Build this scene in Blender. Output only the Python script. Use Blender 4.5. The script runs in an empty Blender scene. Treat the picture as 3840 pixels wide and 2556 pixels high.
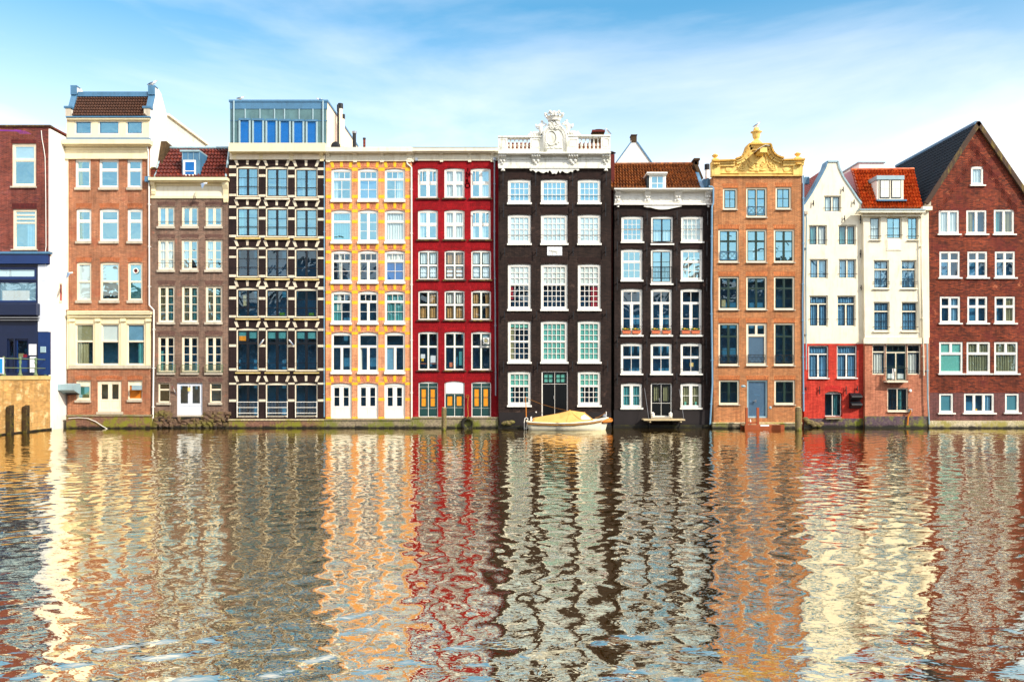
import bpy, bmesh, math, random
import numpy as np
from mathutils import Vector, Matrix, Quaternion
from mathutils.geometry import tessellate_polygon
random.seed(7)
F=3000.; D=50.; CX=1920.; HY=1405.; CZ=199/60.
scene=bpy.context.scene; COL=scene.collection
def wx(px,y=0): return (px-CX)*(D+y)/F
def wz(py,y=0): return CZ+(HY-py)*(D+y)/F
# rectangles of the elevation the measured drawings are in
R=(0,0,1.); A=(0,300,.42085); B=(0,960,.43371); C=(820,350,.38906); Dd=(820,960,.43376)
E=(1500,400,.35714); Fc=(1500,960,.43363); G=(2240,440,.35714); Hc=(2240,960,.43363)
I=(2980,440,.38273); J=(2980,1000,.40816); K=(1860,410,.18676); L=(2660,440,.16129); BT=(1940,1480,.16129)
def cv(c,X,Y): return c[0]+X*c[2], c[1]+Y*c[2]

# ------------------------------------------------------------------ materials
MATS={}
def lin(c):
    return tuple(((v/255.)/12.92 if v/255.<=.04045 else ((v/255.+.055)/1.055)**2.4) for v in c[:3])+(1,)
class NT:
    def __init__(s,name):
        s.m=bpy.data.materials.new(name); s.m.use_nodes=True; s.t=s.m.node_tree; s.t.nodes.clear()
        s.out=s.n('ShaderNodeOutputMaterial')
    def n(s,t,**k):
        nd=s.t.nodes.new(t)
        for a,b in k.items(): setattr(nd,a,b)
        return nd
    def l(s,a,b): s.t.links.new(a,b)
    def coord(s): return s.n('ShaderNodeTexCoord').outputs['Object']
    def noise(s,vec,scale,detail=4,rough=.55,dist=0):
        nd=s.n('ShaderNodeTexNoise'); nd.inputs['Scale'].default_value=scale; nd.inputs['Detail'].default_value=detail
        nd.inputs['Roughness'].default_value=rough; nd.inputs['Distortion'].default_value=dist
        if vec is not None: s.l(vec,nd.inputs['Vector'])
        return nd.outputs['Fac']
    def ramp(s,fac,stops):
        r=s.n('ShaderNodeValToRGB'); e=r.color_ramp.elements
        while len(e)<len(stops): e.new(.5)
        for el,(p,c) in zip(e,stops):
            el.position=p; el.color=c if len(c)==4 else (*c,1)
        s.l(fac,r.inputs[0]); return r.outputs[0]
    def mix(s,fac,a,b,blend='MIX'):
        m=s.n('ShaderNodeMix',data_type='RGBA',blend_type=blend)
        for v,i in ((fac,0),(a,6),(b,7)):
            if hasattr(v,'is_output'): s.l(v,m.inputs[i])
            else: m.inputs[i].default_value=v
        return m.outputs[2]
    def math(s,op,a,b=None):
        m=s.n('ShaderNodeMath',operation=op)
        for v,i in ((a,0),(b,1)):
            if v is None: continue
            if hasattr(v,'is_output'): s.l(v,m.inputs[i])
            else: m.inputs[i].default_value=v
        return m.outputs[0]
    def princ(s,col,rough=.7,height=None,bs=.3,bd=.02,spec=.3,metal=0,coat=0):
        p=s.n('ShaderNodeBsdfPrincipled')
        if hasattr(col,'is_output'): s.l(col,p.inputs['Base Color'])
        else: p.inputs['Base Color'].default_value=col
        if hasattr(rough,'is_output'): s.l(rough,p.inputs['Roughness'])
        else: p.inputs['Roughness'].default_value=rough
        p.inputs['Specular IOR Level'].default_value=spec; p.inputs['Metallic'].default_value=metal
        p.inputs['Coat Weight'].default_value=coat
        if height is not None:
            b=s.n('ShaderNodeBump'); b.inputs['Strength'].default_value=bs; b.inputs['Distance'].default_value=bd
            s.l(height,b.inputs['Height']); s.l(b.outputs[0],p.inputs['Normal'])
        s.l(p.outputs[0],s.out.inputs[0]); return p
def g3(v): return (v,v,v,1)
def mkpaint(key,c,var=.12,rough=.55,scale=1.3,dirt=None,dirtamt=.5,metal=0,spec=.3,bump=.15):
    t=NT(key); co=t.coord()
    n1=t.noise(co,scale,5,.6); c=lin(c)
    base=t.mix(t.ramp(n1,[(.3,g3(0)),(.7,g3(1))]),tuple(v*(1-var) for v in c[:3])+(1,),tuple(min(1,v*(1+var*.6)) for v in c[:3])+(1,))
    if dirt:
        mp=t.n('ShaderNodeMapping'); mp.inputs['Scale'].default_value=(2.2,2.2,.55); t.l(co,mp.inputs[0])
        n2=t.noise(mp.outputs[0],1.6,8,.7)
        base=t.mix(t.ramp(n2,[(.5,g3(0)),(.68,g3(dirtamt))]),base,lin(dirt))
    t.princ(base,rough,t.noise(co,14,4,.6),bump,.01,spec,metal); MATS[key]=t.m; return t.m
def mkbrick(key,c1,c2,mortar,var=.35,patch=None,patchamt=(.6,.72),w=.21,h=.065,ms=.008,rough=.85,bump=.4,swap=False,p2=None,streak=.25,pscale=.8):
    t=NT(key); co=t.coord()
    sx=t.n('ShaderNodeSeparateXYZ'); t.l(co,sx.inputs[0]); cb=t.n('ShaderNodeCombineXYZ')
    u=t.math('ADD',sx.outputs[0],sx.outputs[1])
    if swap: t.l(sx.outputs[2],cb.inputs[0]); t.l(u,cb.inputs[1])
    else: t.l(u,cb.inputs[0]); t.l(sx.outputs[2],cb.inputs[1])
    b=t.n('ShaderNodeTexBrick'); t.l(cb.outputs[0],b.inputs['Vector'])
    b.inputs['Color1'].default_value=lin(c1); b.inputs['Color2'].default_value=lin(c2); b.inputs['Mortar'].default_value=lin(mortar)
    b.inputs['Scale'].default_value=1; b.inputs['Mortar Size'].default_value=ms; b.inputs['Mortar Smooth'].default_value=.3
    b.inputs['Brick Width'].default_value=w; b.inputs['Row Height'].default_value=h; b.inputs['Bias'].default_value=0
    n1=t.noise(cb.outputs[0],.55,6,.65)
    k=t.ramp(n1,[(.35,g3(1-var)),(.65,g3(1+var*.35))])
    n4=t.noise(cb.outputs[0],7,3,.7)
    k=t.mix(1.,k,t.ramp(n4,[(.3,g3(.8)),(.7,g3(1.18))]),'MULTIPLY')
    col=t.mix(1.,b.outputs[0],k,'MULTIPLY')
    # courses of slightly different bricks
    mp=t.n('ShaderNodeMapping'); mp.inputs['Scale'].default_value=(1.1,7,1); t.l(cb.outputs[0],mp.inputs[0])
    n3=t.noise(mp.outputs[0],1.5,5,.7)
    col=t.mix(1.,col,t.ramp(n3,[(.3,g3(1-streak)),(.7,g3(1+streak*.6))]),'MULTIPLY')
    mp=t.n('ShaderNodeMapping'); mp.inputs['Scale'].default_value=(3.2,.3,1); mp.inputs['Location'].default_value=(4,7,0); t.l(cb.outputs[0],mp.inputs[0])
    n5=t.noise(mp.outputs[0],1.2,6,.7)
    col=t.mix(1.,col,t.ramp(n5,[(.34,g3(.72)),(.6,g3(1.06))]),'MULTIPLY')
    if patch:
        n2=t.noise(cb.outputs[0],pscale,9,.72)
        col=t.mix(t.ramp(n2,[(patchamt[0],g3(0)),(patchamt[1],g3(.85))]),col,lin(patch))
    if p2:
        mp=t.n('ShaderNodeMapping'); mp.inputs['Location'].default_value=(13,5,0); t.l(cb.outputs[0],mp.inputs[0])
        n2=t.noise(mp.outputs[0],1.1,9,.75)
        col=t.mix(t.ramp(n2,[(.6,g3(0)),(.7,g3(.8))]),col,lin(p2))
    t.princ(col,rough,b.outputs['Fac'],bump,-.006,.2); MATS[key]=t.m; return t.m
def mkmoss(key,base,moss,dark,z0=.05,z1=.6):
    """stone or timber that stands in the water: wet and black at the line, weed above"""
    t=NT(key); co=t.coord(); sx=t.n('ShaderNodeSeparateXYZ'); t.l(co,sx.inputs[0])
    n=t.noise(co,2.2,8,.7); n2=t.noise(co,9,5,.6)
    zz=t.math('ADD',sx.outputs[2],t.math('MULTIPLY',t.math('SUBTRACT',n,.5),.45))
    c=t.mix(t.ramp(n2,[(.35,g3(.65)),(.65,g3(1.15))]),g3(0),lin(base))
    c=t.mix(1.,lin(base),t.ramp(n2,[(.35,g3(.6)),(.65,g3(1.2))]),'MULTIPLY')
    c=t.mix(t.ramp(t.noise(co,1.1,9,.75),[(.48,g3(0)),(.6,g3(.9))]),c,lin(moss))
    m=t.n('ShaderNodeMapRange'); m.inputs[1].default_value=z0; m.inputs[2].default_value=z0+.16; t.l(zz,m.inputs[0])
    c=t.mix(m.outputs[0],lin(dark),c)
    t.princ(c,.75,n2,.5,.03,.3); MATS[key]=t.m
def mktile(key,c1,c2,c3,rough=.5,moss=None):
    t=NT(key); co=t.coord()
    n=t.noise(co,5.5,3,.6); n2=t.noise(co,.9,6,.7)
    c=t.ramp(n,[(.3,lin(c1)),(.5,lin(c2)),(.7,lin(c3))])
    c=t.mix(1.,c,t.ramp(n2,[(.3,g3(.75)),(.7,g3(1.15))]),'MULTIPLY')
    if moss: c=t.mix(t.ramp(t.noise(co,2.4,9,.8),[(.52,g3(0)),(.68,g3(.85))]),c,lin(moss))
    t.princ(c,rough,t.noise(co,20,3),.2,.01,.4); MATS[key]=t.m
def mkglass(key,tint,gl,refl=.38):
    t=NT(key); co=t.coord()
    tr=t.n('ShaderNodeBsdfTransparent'); tr.inputs[0].default_value=(*tint,1)
    gb=t.n('ShaderNodeBsdfGlossy'); gb.inputs['Color'].default_value=(*gl,1); gb.inputs['Roughness'].default_value=.015
    b=t.n('ShaderNodeBump'); b.inputs['Strength'].default_value=.35; b.inputs['Distance'].default_value=.05
    t.l(t.noise(co,1.2,2,.5,.6),b.inputs['Height']); t.l(b.outputs[0],gb.inputs['Normal'])
    fr=t.n('ShaderNodeLayerWeight'); fr.inputs[0].default_value=.3
    fac=t.math('ADD',t.math('MULTIPLY',t.math('POWER',fr.outputs['Facing'],4.),.5),refl+.045)
    mx=t.n('ShaderNodeMixShader'); t.l(fac,mx.inputs[0]); t.l(tr.outputs[0],mx.inputs[1]); t.l(gb.outputs[0],mx.inputs[2])
    t.l(mx.outputs[0],t.out.inputs[0]); MATS[key]=t.m

mkpaint('cream',(243,230,204),.08,dirt=(190,165,120),dirtamt=.25)
mkpaint('cream2',(240,232,208),.09,dirt=(196,176,136),dirtamt=.42)
mkpaint('ivory',(240,226,186),.06,.6,dirt=(205,180,130),dirtamt=.3)
mkpaint('white',(238,236,228),.06,dirt=(190,180,160),dirtamt=.25)
mkpaint('white_stone',(226,226,218),.08,.6,dirt=(120,120,84),dirtamt=.5)
mkpaint('wall_white',(245,241,232),.06,.7,dirt=(205,190,165),dirtamt=.3)
mkpaint('sill_stone',(196,186,168),.12,.8,dirt=(120,110,90),dirtamt=.4)
mkpaint('sill_dark',(70,52,42),.2,.8,dirt=(170,150,60),dirtamt=.5)
mkpaint('band_stone',(226,214,190),.12,.75,dirt=(130,110,85),dirtamt=.5)
mkpaint('band_yellow',(244,190,44),.14,.75,dirt=(200,120,50),dirtamt=.4)
mkpaint('ochre',(242,208,124),.1,.75,dirt=(180,120,40),dirtamt=.55)
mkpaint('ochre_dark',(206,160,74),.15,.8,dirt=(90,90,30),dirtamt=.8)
mkpaint('black_sash',(14,22,32),.1,.3,spec=.5)
mkpaint('green_sash',(20,48,42),.1,.35,spec=.5)
mkpaint('green_door',(20,62,62),.1,.4,spec=.5)
mkpaint('iron',(24,26,32),.1,.5)
mkpaint('iron_green',(98,122,92),.2,.6,dirt=(150,100,50),dirtamt=.4)
mkpaint('navy',(14,48,104),.15,.35,spec=.5)
mkpaint('navy_dark',(16,30,62),.15,.4,spec=.5)
mkpaint('sky_board',(30,140,210),.05,.4)
mkpaint('zinc',(72,120,156),.15,.45,dirt=(60,90,110),dirtamt=.5,spec=.5)
mkpaint('zinc_light',(150,178,188),.1,.45,dirt=(110,130,140),dirtamt=.4,spec=.5)
mkpaint('zinc_panel',(86,122,128),.3,.45,dirt=(60,96,104),dirtamt=.6,spec=.5)
mkpaint('pipe_grey',(150,160,172),.12,.4,dirt=(120,90,80),dirtamt=.4)
mkpaint('pipe_blue',(120,160,190),.12,.4)
mkpaint('interior',(66,140,184),.5,.9,.9)
mkpaint('interior_brown',(46,32,24),.4,.9)
mkpaint('blind',(232,238,232),.05,.8)
mkpaint('blind_green',(120,196,176),.08,.8)
mkpaint('blind_teal',(90,150,160),.1,.8)
mkpaint('curtain_white',(226,226,216),.05,.9)
mkpaint('curtain_gold',(190,150,96),.25,.9,6)
mkpaint('curtain_teal',(80,152,156),.2,.9)
mkpaint('curtain_blue',(116,164,192),.2,.9)
mkpaint('curtain_olive',(150,146,110),.2,.9)
mkpaint('blue_blind',(14,100,176),.2,.5)
mkpaint('orange_board',(206,120,30),.25,.6,4)
mkpaint('wood_orange',(206,124,40),.25,.6,3)
mkpaint('wood_red',(156,78,44),.2,.6,3)
mkpaint('deck_wood',(200,180,140),.15,.7,3)
mkpaint('door_white',(220,226,236),.05,.5)
mkpaint('door_blue',(104,128,152),.12,.25,spec=.6)
mkpaint('black_door',(9,13,17),.15,.4,spec=.2)
mkpaint('canvas',(220,170,98),.14,.8,2.5,dirt=(180,110,30),dirtamt=.35,bump=.3)
mkpaint('clear_vinyl',(206,210,208),.08,.15,spec=.6)
mkpaint('hull_white',(240,232,206),.05,.3,spec=.5,dirt=(200,180,130),dirtamt=.3)
mkpaint('rope',(150,100,40),.3,.9,12)
mkpaint('rubber',(26,24,22),.2,.7,dirt=(110,110,40),dirtamt=.7)
mkpaint('terracotta',(216,120,84),.1,.8)
mkpaint('leaf',(60,110,30),.4,.7,20)
mkpaint('petal',(240,190,30),.1,.6)
mkpaint('gull_white',(235,232,228),.05,.7)
mkpaint('gull_grey',(110,132,160),.1,.7)
mkpaint('beak',(230,160,30),.1,.6)
mkpaint('steel',(150,152,156),.1,.3,metal=.6)
mkpaint('pink_roof',(176,92,110),.15,.5)
mkpaint('graffiti',(170,60,110),.2,.8)
mkpaint('paper',(236,238,242),.04,.8)
mkpaint('purple_print',(150,60,190),.1,.8)
mkpaint('chimney_red',(96,34,30),.2,.8)
mkpaint('plaster_purple',(112,92,98),.3,.85,dirt=(70,56,66),dirtamt=.6)
mkpaint('plaster_black',(34,29,31),.25,.8)
mkpaint('dark_slate',(24,34,42),.3,.5)
mkpaint('street',(110,104,98),.2,.9)
mkpaint('coping',(214,190,130),.15,.8,dirt=(170,150,40),dirtamt=.7)
mkpaint('red_part',(160,28,48),.2,.6)
mkpaint('amber_glass',(236,150,28),.2,.35,6,spec=.6)
mkbrick('brick_h1',(150,64,48),(98,40,40),(150,104,92),.4,streak=.4,ms=.012,patch=(110,60,70),patchamt=(.55,.75))
mkbrick('brick_h2',(178,104,62),(134,76,50),(206,160,130),.32,ms=.012,patch=(158,84,60),patchamt=(.52,.7))
mkbrick('brick_h3',(134,100,84),(90,70,64),(162,140,122),.25,ms=.012,patch=(196,112,84),patchamt=(.6,.72))
mkbrick('brick_h4',(44,30,30),(34,24,26),(60,46,44),.4,bump=.5)
mkbrick('brick_h5',(228,140,92),(210,112,70),(240,200,160),.15,patch=(206,112,82),ms=.012)
mkbrick('brick_h6',(168,20,32),(156,16,28),(130,14,26),.3,patch=(116,14,30),patchamt=(.55,.8),p2=(176,60,60),bump=.8)
mkbrick('brick_h7',(68,52,46),(46,36,34),(28,23,24),.45,bump=1.,p2=(104,82,72),ms=.013)
mkbrick('brick_h8',(64,50,46),(44,35,34),(28,23,24),.45,bump=1.,p2=(108,84,74),ms=.013)
mkbrick('brick_h9',(196,116,66),(150,84,52),(216,172,124),.22,patch=(160,84,52),patchamt=(.56,.72),ms=.011)
mkbrick('brick_h10',(224,78,60),(206,62,50),(160,46,40),.2,p2=(206,90,80),bump=.7)
mkbrick('brick_h11',(200,122,90),(176,98,74),(206,160,130),.22,patch=(160,98,80))
mkbrick('brick_h12',(172,78,46),(96,44,34),(92,60,52),.42,patch=(104,40,38),patchamt=(.5,.66),p2=(226,140,98),streak=.5,pscale=.5,ms=.011)
mkbrick('brick_h12low',(112,62,62),(86,50,54),(150,116,106),.3)
mkbrick('brick_quay',(224,164,84),(196,130,62),(234,198,136),.35,patch=(240,214,160),patchamt=(.54,.62),p2=(200,150,40),ms=.014,pscale=1.6,streak=.35)
mkbrick('brick_ledge',(136,90,78),(112,66,62),(150,120,100),.4,patch=(90,60,60),p2=(150,140,50))
mkbrick('brick_chimney',(72,54,38),(50,40,34),(120,96,60),.4,p2=(150,130,40))
mkbrick('brick_far',(96,60,46),(80,50,40),(96,76,62),.3)
mkbrick('brick_far_grey',(90,84,76),(76,70,64),(96,88,80),.3)
for k,(a,b,c) in {'sol_h1':((112,38,36),(84,28,34),(92,56,52)),'sol_h2':((190,98,56),(160,78,46),(196,140,100)),'sol_h3':((104,74,66),(84,60,56),(138,108,96)),
    'sol_h4':((42,28,28),(34,24,26),(54,40,38)),'sol_h5':((216,118,76),(190,90,58),(226,176,140)),'sol_h6':((182,22,30),(160,16,26),(100,10,20)),
    'sol_h7':((54,36,32),(44,30,28),(30,22,22)),'sol_h9':((196,108,56),(160,80,44),(216,150,100)),'sol_h10':((222,62,54),(196,48,44),(150,30,32)),
    'sol_h12':((136,50,36),(98,34,32),(90,48,42))}.items():
    mkbrick(k,a,b,c,.2,w=.26,h=.07,ms=.012,swap=True)
mkmoss('moss_brick',(132,96,80),(126,128,34),(16,16,10))
mkmoss('moss_stone',(150,136,112),(110,116,34),(18,18,12))
mkmoss('rubble',(96,74,58),(104,98,40),(20,18,14))
mkmoss('moss_cream',(206,192,160),(150,140,60),(22,20,14))
mkmoss('moss_purple',(92,74,84),(120,126,34),(16,16,12),.1)
mkmoss('moss_wood',(120,104,72),(130,134,30),(24,24,12),.0)
mkmoss('moss_dark',(26,24,26),(60,58,24),(10,10,8))
mktile('tile_brown',(52,34,28),(84,54,40),(40,28,28))
mktile('tile_red',(104,32,22),(72,24,20),(140,56,34))
mktile('tile_dark_red',(140,34,30),(110,28,28),(160,50,40))
mktile('tile_orange',(74,46,28),(120,66,32),(186,116,56),.34,moss=(66,44,22))
mktile('tile_bright',(132,50,22),(184,78,32),(226,126,62),.3)
mktile('tile_slate',(10,24,36),(14,32,46),(8,20,32),.95)
mkglass('glass',(.86,.92,.95),(.42,.82,1.),.42)
mkglass('glass_dark',(.86,.92,.94),(.6,.8,.95),.08)
mkglass('glass_blue',(.5,.9,1.),(.3,.7,1.),.05)
mkglass('glass_pale',(.84,.94,1.),(.6,.88,1.),.14)

# ------------------------------------------------------------------ mesh builder
class MB:
    def __init__(s): s.v=[]; s.f=[]; s.fm=[]; s.mats=[]
    def mi(s,m):
        if m not in s.mats: s.mats.append(m)
        return s.mats.index(m)
    def add(s,vs,fs,m):
        o=len(s.v); s.v+=[tuple(v) for v in vs]; k=s.mi(m)
        for f in fs: s.f.append(tuple(i+o for i in f)); s.fm.append(k)
    def box(s,x0,x1,y0,y1,z0,z1,m):
        if x0>x1: x0,x1=x1,x0
        if y0>y1: y0,y1=y1,y0
        if z0>z1: z0,z1=z1,z0
        s.add([(x0,y0,z0),(x1,y0,z0),(x1,y1,z0),(x0,y1,z0),(x0,y0,z1),(x1,y0,z1),(x1,y1,z1),(x0,y1,z1)],
              [(0,3,2,1),(4,5,6,7),(0,1,5,4),(1,2,6,5),(2,3,7,6),(3,0,4,7)],m)
    def prism(s,poly,y0,y1,m,holes=()):
        """poly in x,z; front at y0, back at y1"""
        n=len(poly); loops=[list(poly)]+[list(h) for h in holes]
        flat=[p for l in loops for p in l]
        tris=tessellate_polygon([[Vector((p[0],p[1],0)) for p in l] for l in loops])
        N=len(flat)
        vs=[(p[0],y0,p[1]) for p in flat]+[(p[0],y1,p[1]) for p in flat]
        fs=[]
        for t in tris:
            fs.append(tuple(t)); fs.append(tuple(i+N for i in reversed(t)))
        o=0
        for l in loops:
            k=len(l)
            for i in range(k): j=(i+1)%k; fs.append((o+i,o+j,N+o+j,N+o+i))
            o+=k
        s.add(vs,fs,m)
    def prismx(s,poly,x0,x1,m):
        """poly in y,z extruded along x"""
        n=len(poly); vs=[(x0,p[0],p[1]) for p in poly]+[(x1,p[0],p[1]) for p in poly]
        fs=[(i,(i+1)%n,n+(i+1)%n,n+i) for i in range(n)]
        for t in tessellate_polygon([[Vector((p[0],p[1],0)) for p in poly]]):
            fs.append(tuple(t)); fs.append(tuple(i+n for i in reversed(t)))
        s.add(vs,fs,m)
    def tube(s,pts,r,m,n=8,closed=False,flat=1.):
        P=[Vector(p) for p in pts]; rr=r if isinstance(r,(list,tuple)) else [r]*len(P)
        vs=[]; K=len(P); up0=None
        for i,p in enumerate(P):
            if closed: d=P[(i+1)%K]-P[i-1]
            else: d=(P[min(i+1,K-1)]-P[max(i-1,0)])
            if d.length<1e-9: d=Vector((0,0,1))
            d.normalize(); ref=Vector((0,1,0)) if abs(d.y)<.9 else Vector((1,0,0))
            a=d.cross(ref).normalized(); b=d.cross(a).normalized()
            for k in range(n):
                t=2*math.pi*k/n; vs.append(p+a*math.cos(t)*rr[i]+b*math.sin(t)*rr[i]*flat)
        fs=[]
        for i in range(K if closed else K-1):
            j=(i+1)%K
            for k in range(n): l=(k+1)%n; fs.append((i*n+k,i*n+l,j*n+l,j*n+k))
        if not closed: fs.append(tuple(range(n))[::-1]); fs.append(tuple((K-1)*n+k for k in range(n)))
        s.add(vs,fs,m)
    def lathe(s,cx,cy,prof,m,n=20,sx=1.):
        vs=[];fs=[];K=len(prof)
        for r,z in prof:
            for k in range(n): t=2*math.pi*k/n; vs.append((cx+r*sx*math.cos(t),cy+r*math.sin(t),z))
        for i in range(K-1):
            for k in range(n): l=(k+1)%n; fs.append((i*n+k,i*n+l,(i+1)*n+l,(i+1)*n+k))
        fs.append(tuple(range(n))[::-1]); fs.append(tuple((K-1)*n+k for k in range(n)))
        s.add(vs,fs,m)
    def ball(s,c,r,m,n=10,sc=(1,1,1)):
        vs=[];fs=[];K=max(5,n//2+1)
        for i in range(K):
            ph=math.pi*i/(K-1)
            for k in range(n): t=2*math.pi*k/n; vs.append((c[0]+r*sc[0]*math.sin(ph)*math.cos(t),c[1]+r*sc[1]*math.sin(ph)*math.sin(t),c[2]+r*sc[2]*math.cos(ph)))
        for i in range(K-1):
            for k in range(n): l=(k+1)%n; fs.append((i*n+k,(i+1)*n+k,(i+1)*n+l,i*n+l))
        s.add(vs,fs,m)
    def tiles(s,BL,BR,TL,TR,nc,nr,m,amp=.035,step=.04,seg=6):
        BL,BR,TL,TR=map(Vector,(BL,BR,TL,TR)); nrm=(BR-BL).cross(TL-BL).normalized()
        if nrm.z<0: nrm=-nrm
        def P(u,v): return (BL*(1-u)+BR*u)*(1-v)+(TL*(1-u)+TR*u)*v
        NX=nc*seg
        for r in range(nr):
            vs=[]
            for k,(v,off) in enumerate(((r/nr,step),(min(1,(r+1.12)/nr),.0))):
                for i in range(NX+1):
                    ph=2*math.pi*i/seg; hgt=amp*(math.sin(ph)+.35*math.sin(2*ph))
                    vs.append(P(i/NX,v)+nrm*(off+hgt))
            for i in range(NX+1): vs.append(vs[i]-nrm*(step+.02))
            W=NX+1
            fs=[(i,i+1,W+i+1,W+i) for i in range(NX)]+[(2*W+i,2*W+i+1,i+1,i) for i in range(NX)]
            s.add(vs,fs,m)
        q=[BL,BR,TR,TL]; lo=[p-nrm*.12 for p in q]; hi=[p-nrm*.045 for p in q]
        s.add(lo+hi,[(0,3,2,1),(4,5,6,7),(0,1,5,4),(1,2,6,5),(2,3,7,6),(3,0,4,7)],m)
    def build(s,name,parent=None,loc=None,smooth=False,bevel=0,norm=True,kind=None):
        org=Vector(loc) if loc is not None else (Vector(parent['_o']) if parent is not None else Vector((0,0,0)))
        me=bpy.data.meshes.new(name)
        me.from_pydata([tuple(Vector(v)-org) for v in s.v],[],s.f)
        for m in s.mats: me.materials.append(MATS[m])
        me.polygons.foreach_set('material_index',s.fm)
        if norm:
            bm=bmesh.new(); bm.from_mesh(me); bmesh.ops.recalc_face_normals(bm,faces=bm.faces); bm.to_mesh(me); bm.free()
        if smooth: me.polygons.foreach_set('use_smooth',[True]*len(me.polygons))
        me.update()
        o=bpy.data.objects.new(name,me); COL.objects.link(o)
        if bevel:
            b=o.modifiers.new('Bevel','BEVEL'); b.width=bevel; b.segments=1; b.limit_method='ANGLE'
        if parent is not None: o.parent=parent; o['_o']=tuple(parent['_o'])
        else: o.location=org; o['_o']=tuple(org)
        if kind: o['kind']=kind
        return o
def thing(name,label,cat,loc,group=None):
    o=bpy.data.objects.new(name,None); COL.objects.link(o); o.location=loc; o['_o']=tuple(loc)
    o['label']=label; o['category']=cat; o.empty_display_size=.5
    if group: o['group']=group
    return o
def tag(o,label,cat,group=None):
    o['label']=label; o['category']=cat
    if group: o['group']=group
    return o
def skin_add(mb,verts,edges,radii,m,sub=1):
    """one continuous surface grown round a skeleton"""
    me=bpy.data.meshes.new('t'); bm=bmesh.new(); lay=bm.verts.layers.skin.verify()
    vs=[]
    for i,(v,r) in enumerate(zip(verts,radii)):
        x=bm.verts.new(v); x[lay].radius=(r,r); x[lay].use_root=(i==0); vs.append(x)
    for a,b in edges: bm.edges.new((vs[a],vs[b]))
    bm.to_mesh(me); bm.free()
    o=bpy.data.objects.new('t',me); COL.objects.link(o)
    o.modifiers.new('s','SKIN').use_smooth_shade=True
    if sub: o.modifiers.new('u','SUBSURF').levels=sub
    dg=bpy.context.evaluated_depsgraph_get(); dg.update(); ev=o.evaluated_get(dg); m2=ev.to_mesh()
    mb.add([tuple(v.co) for v in m2.vertices],[tuple(p.vertices) for p in m2.polygons],m)
    ev.to_mesh_clear(); bpy.data.objects.remove(o); bpy.data.meshes.remove(me)
def rect(x0,z0,x1,z1): return [(x0,z0),(x1,z0),(x1,z1),(x0,z1)]

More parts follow.
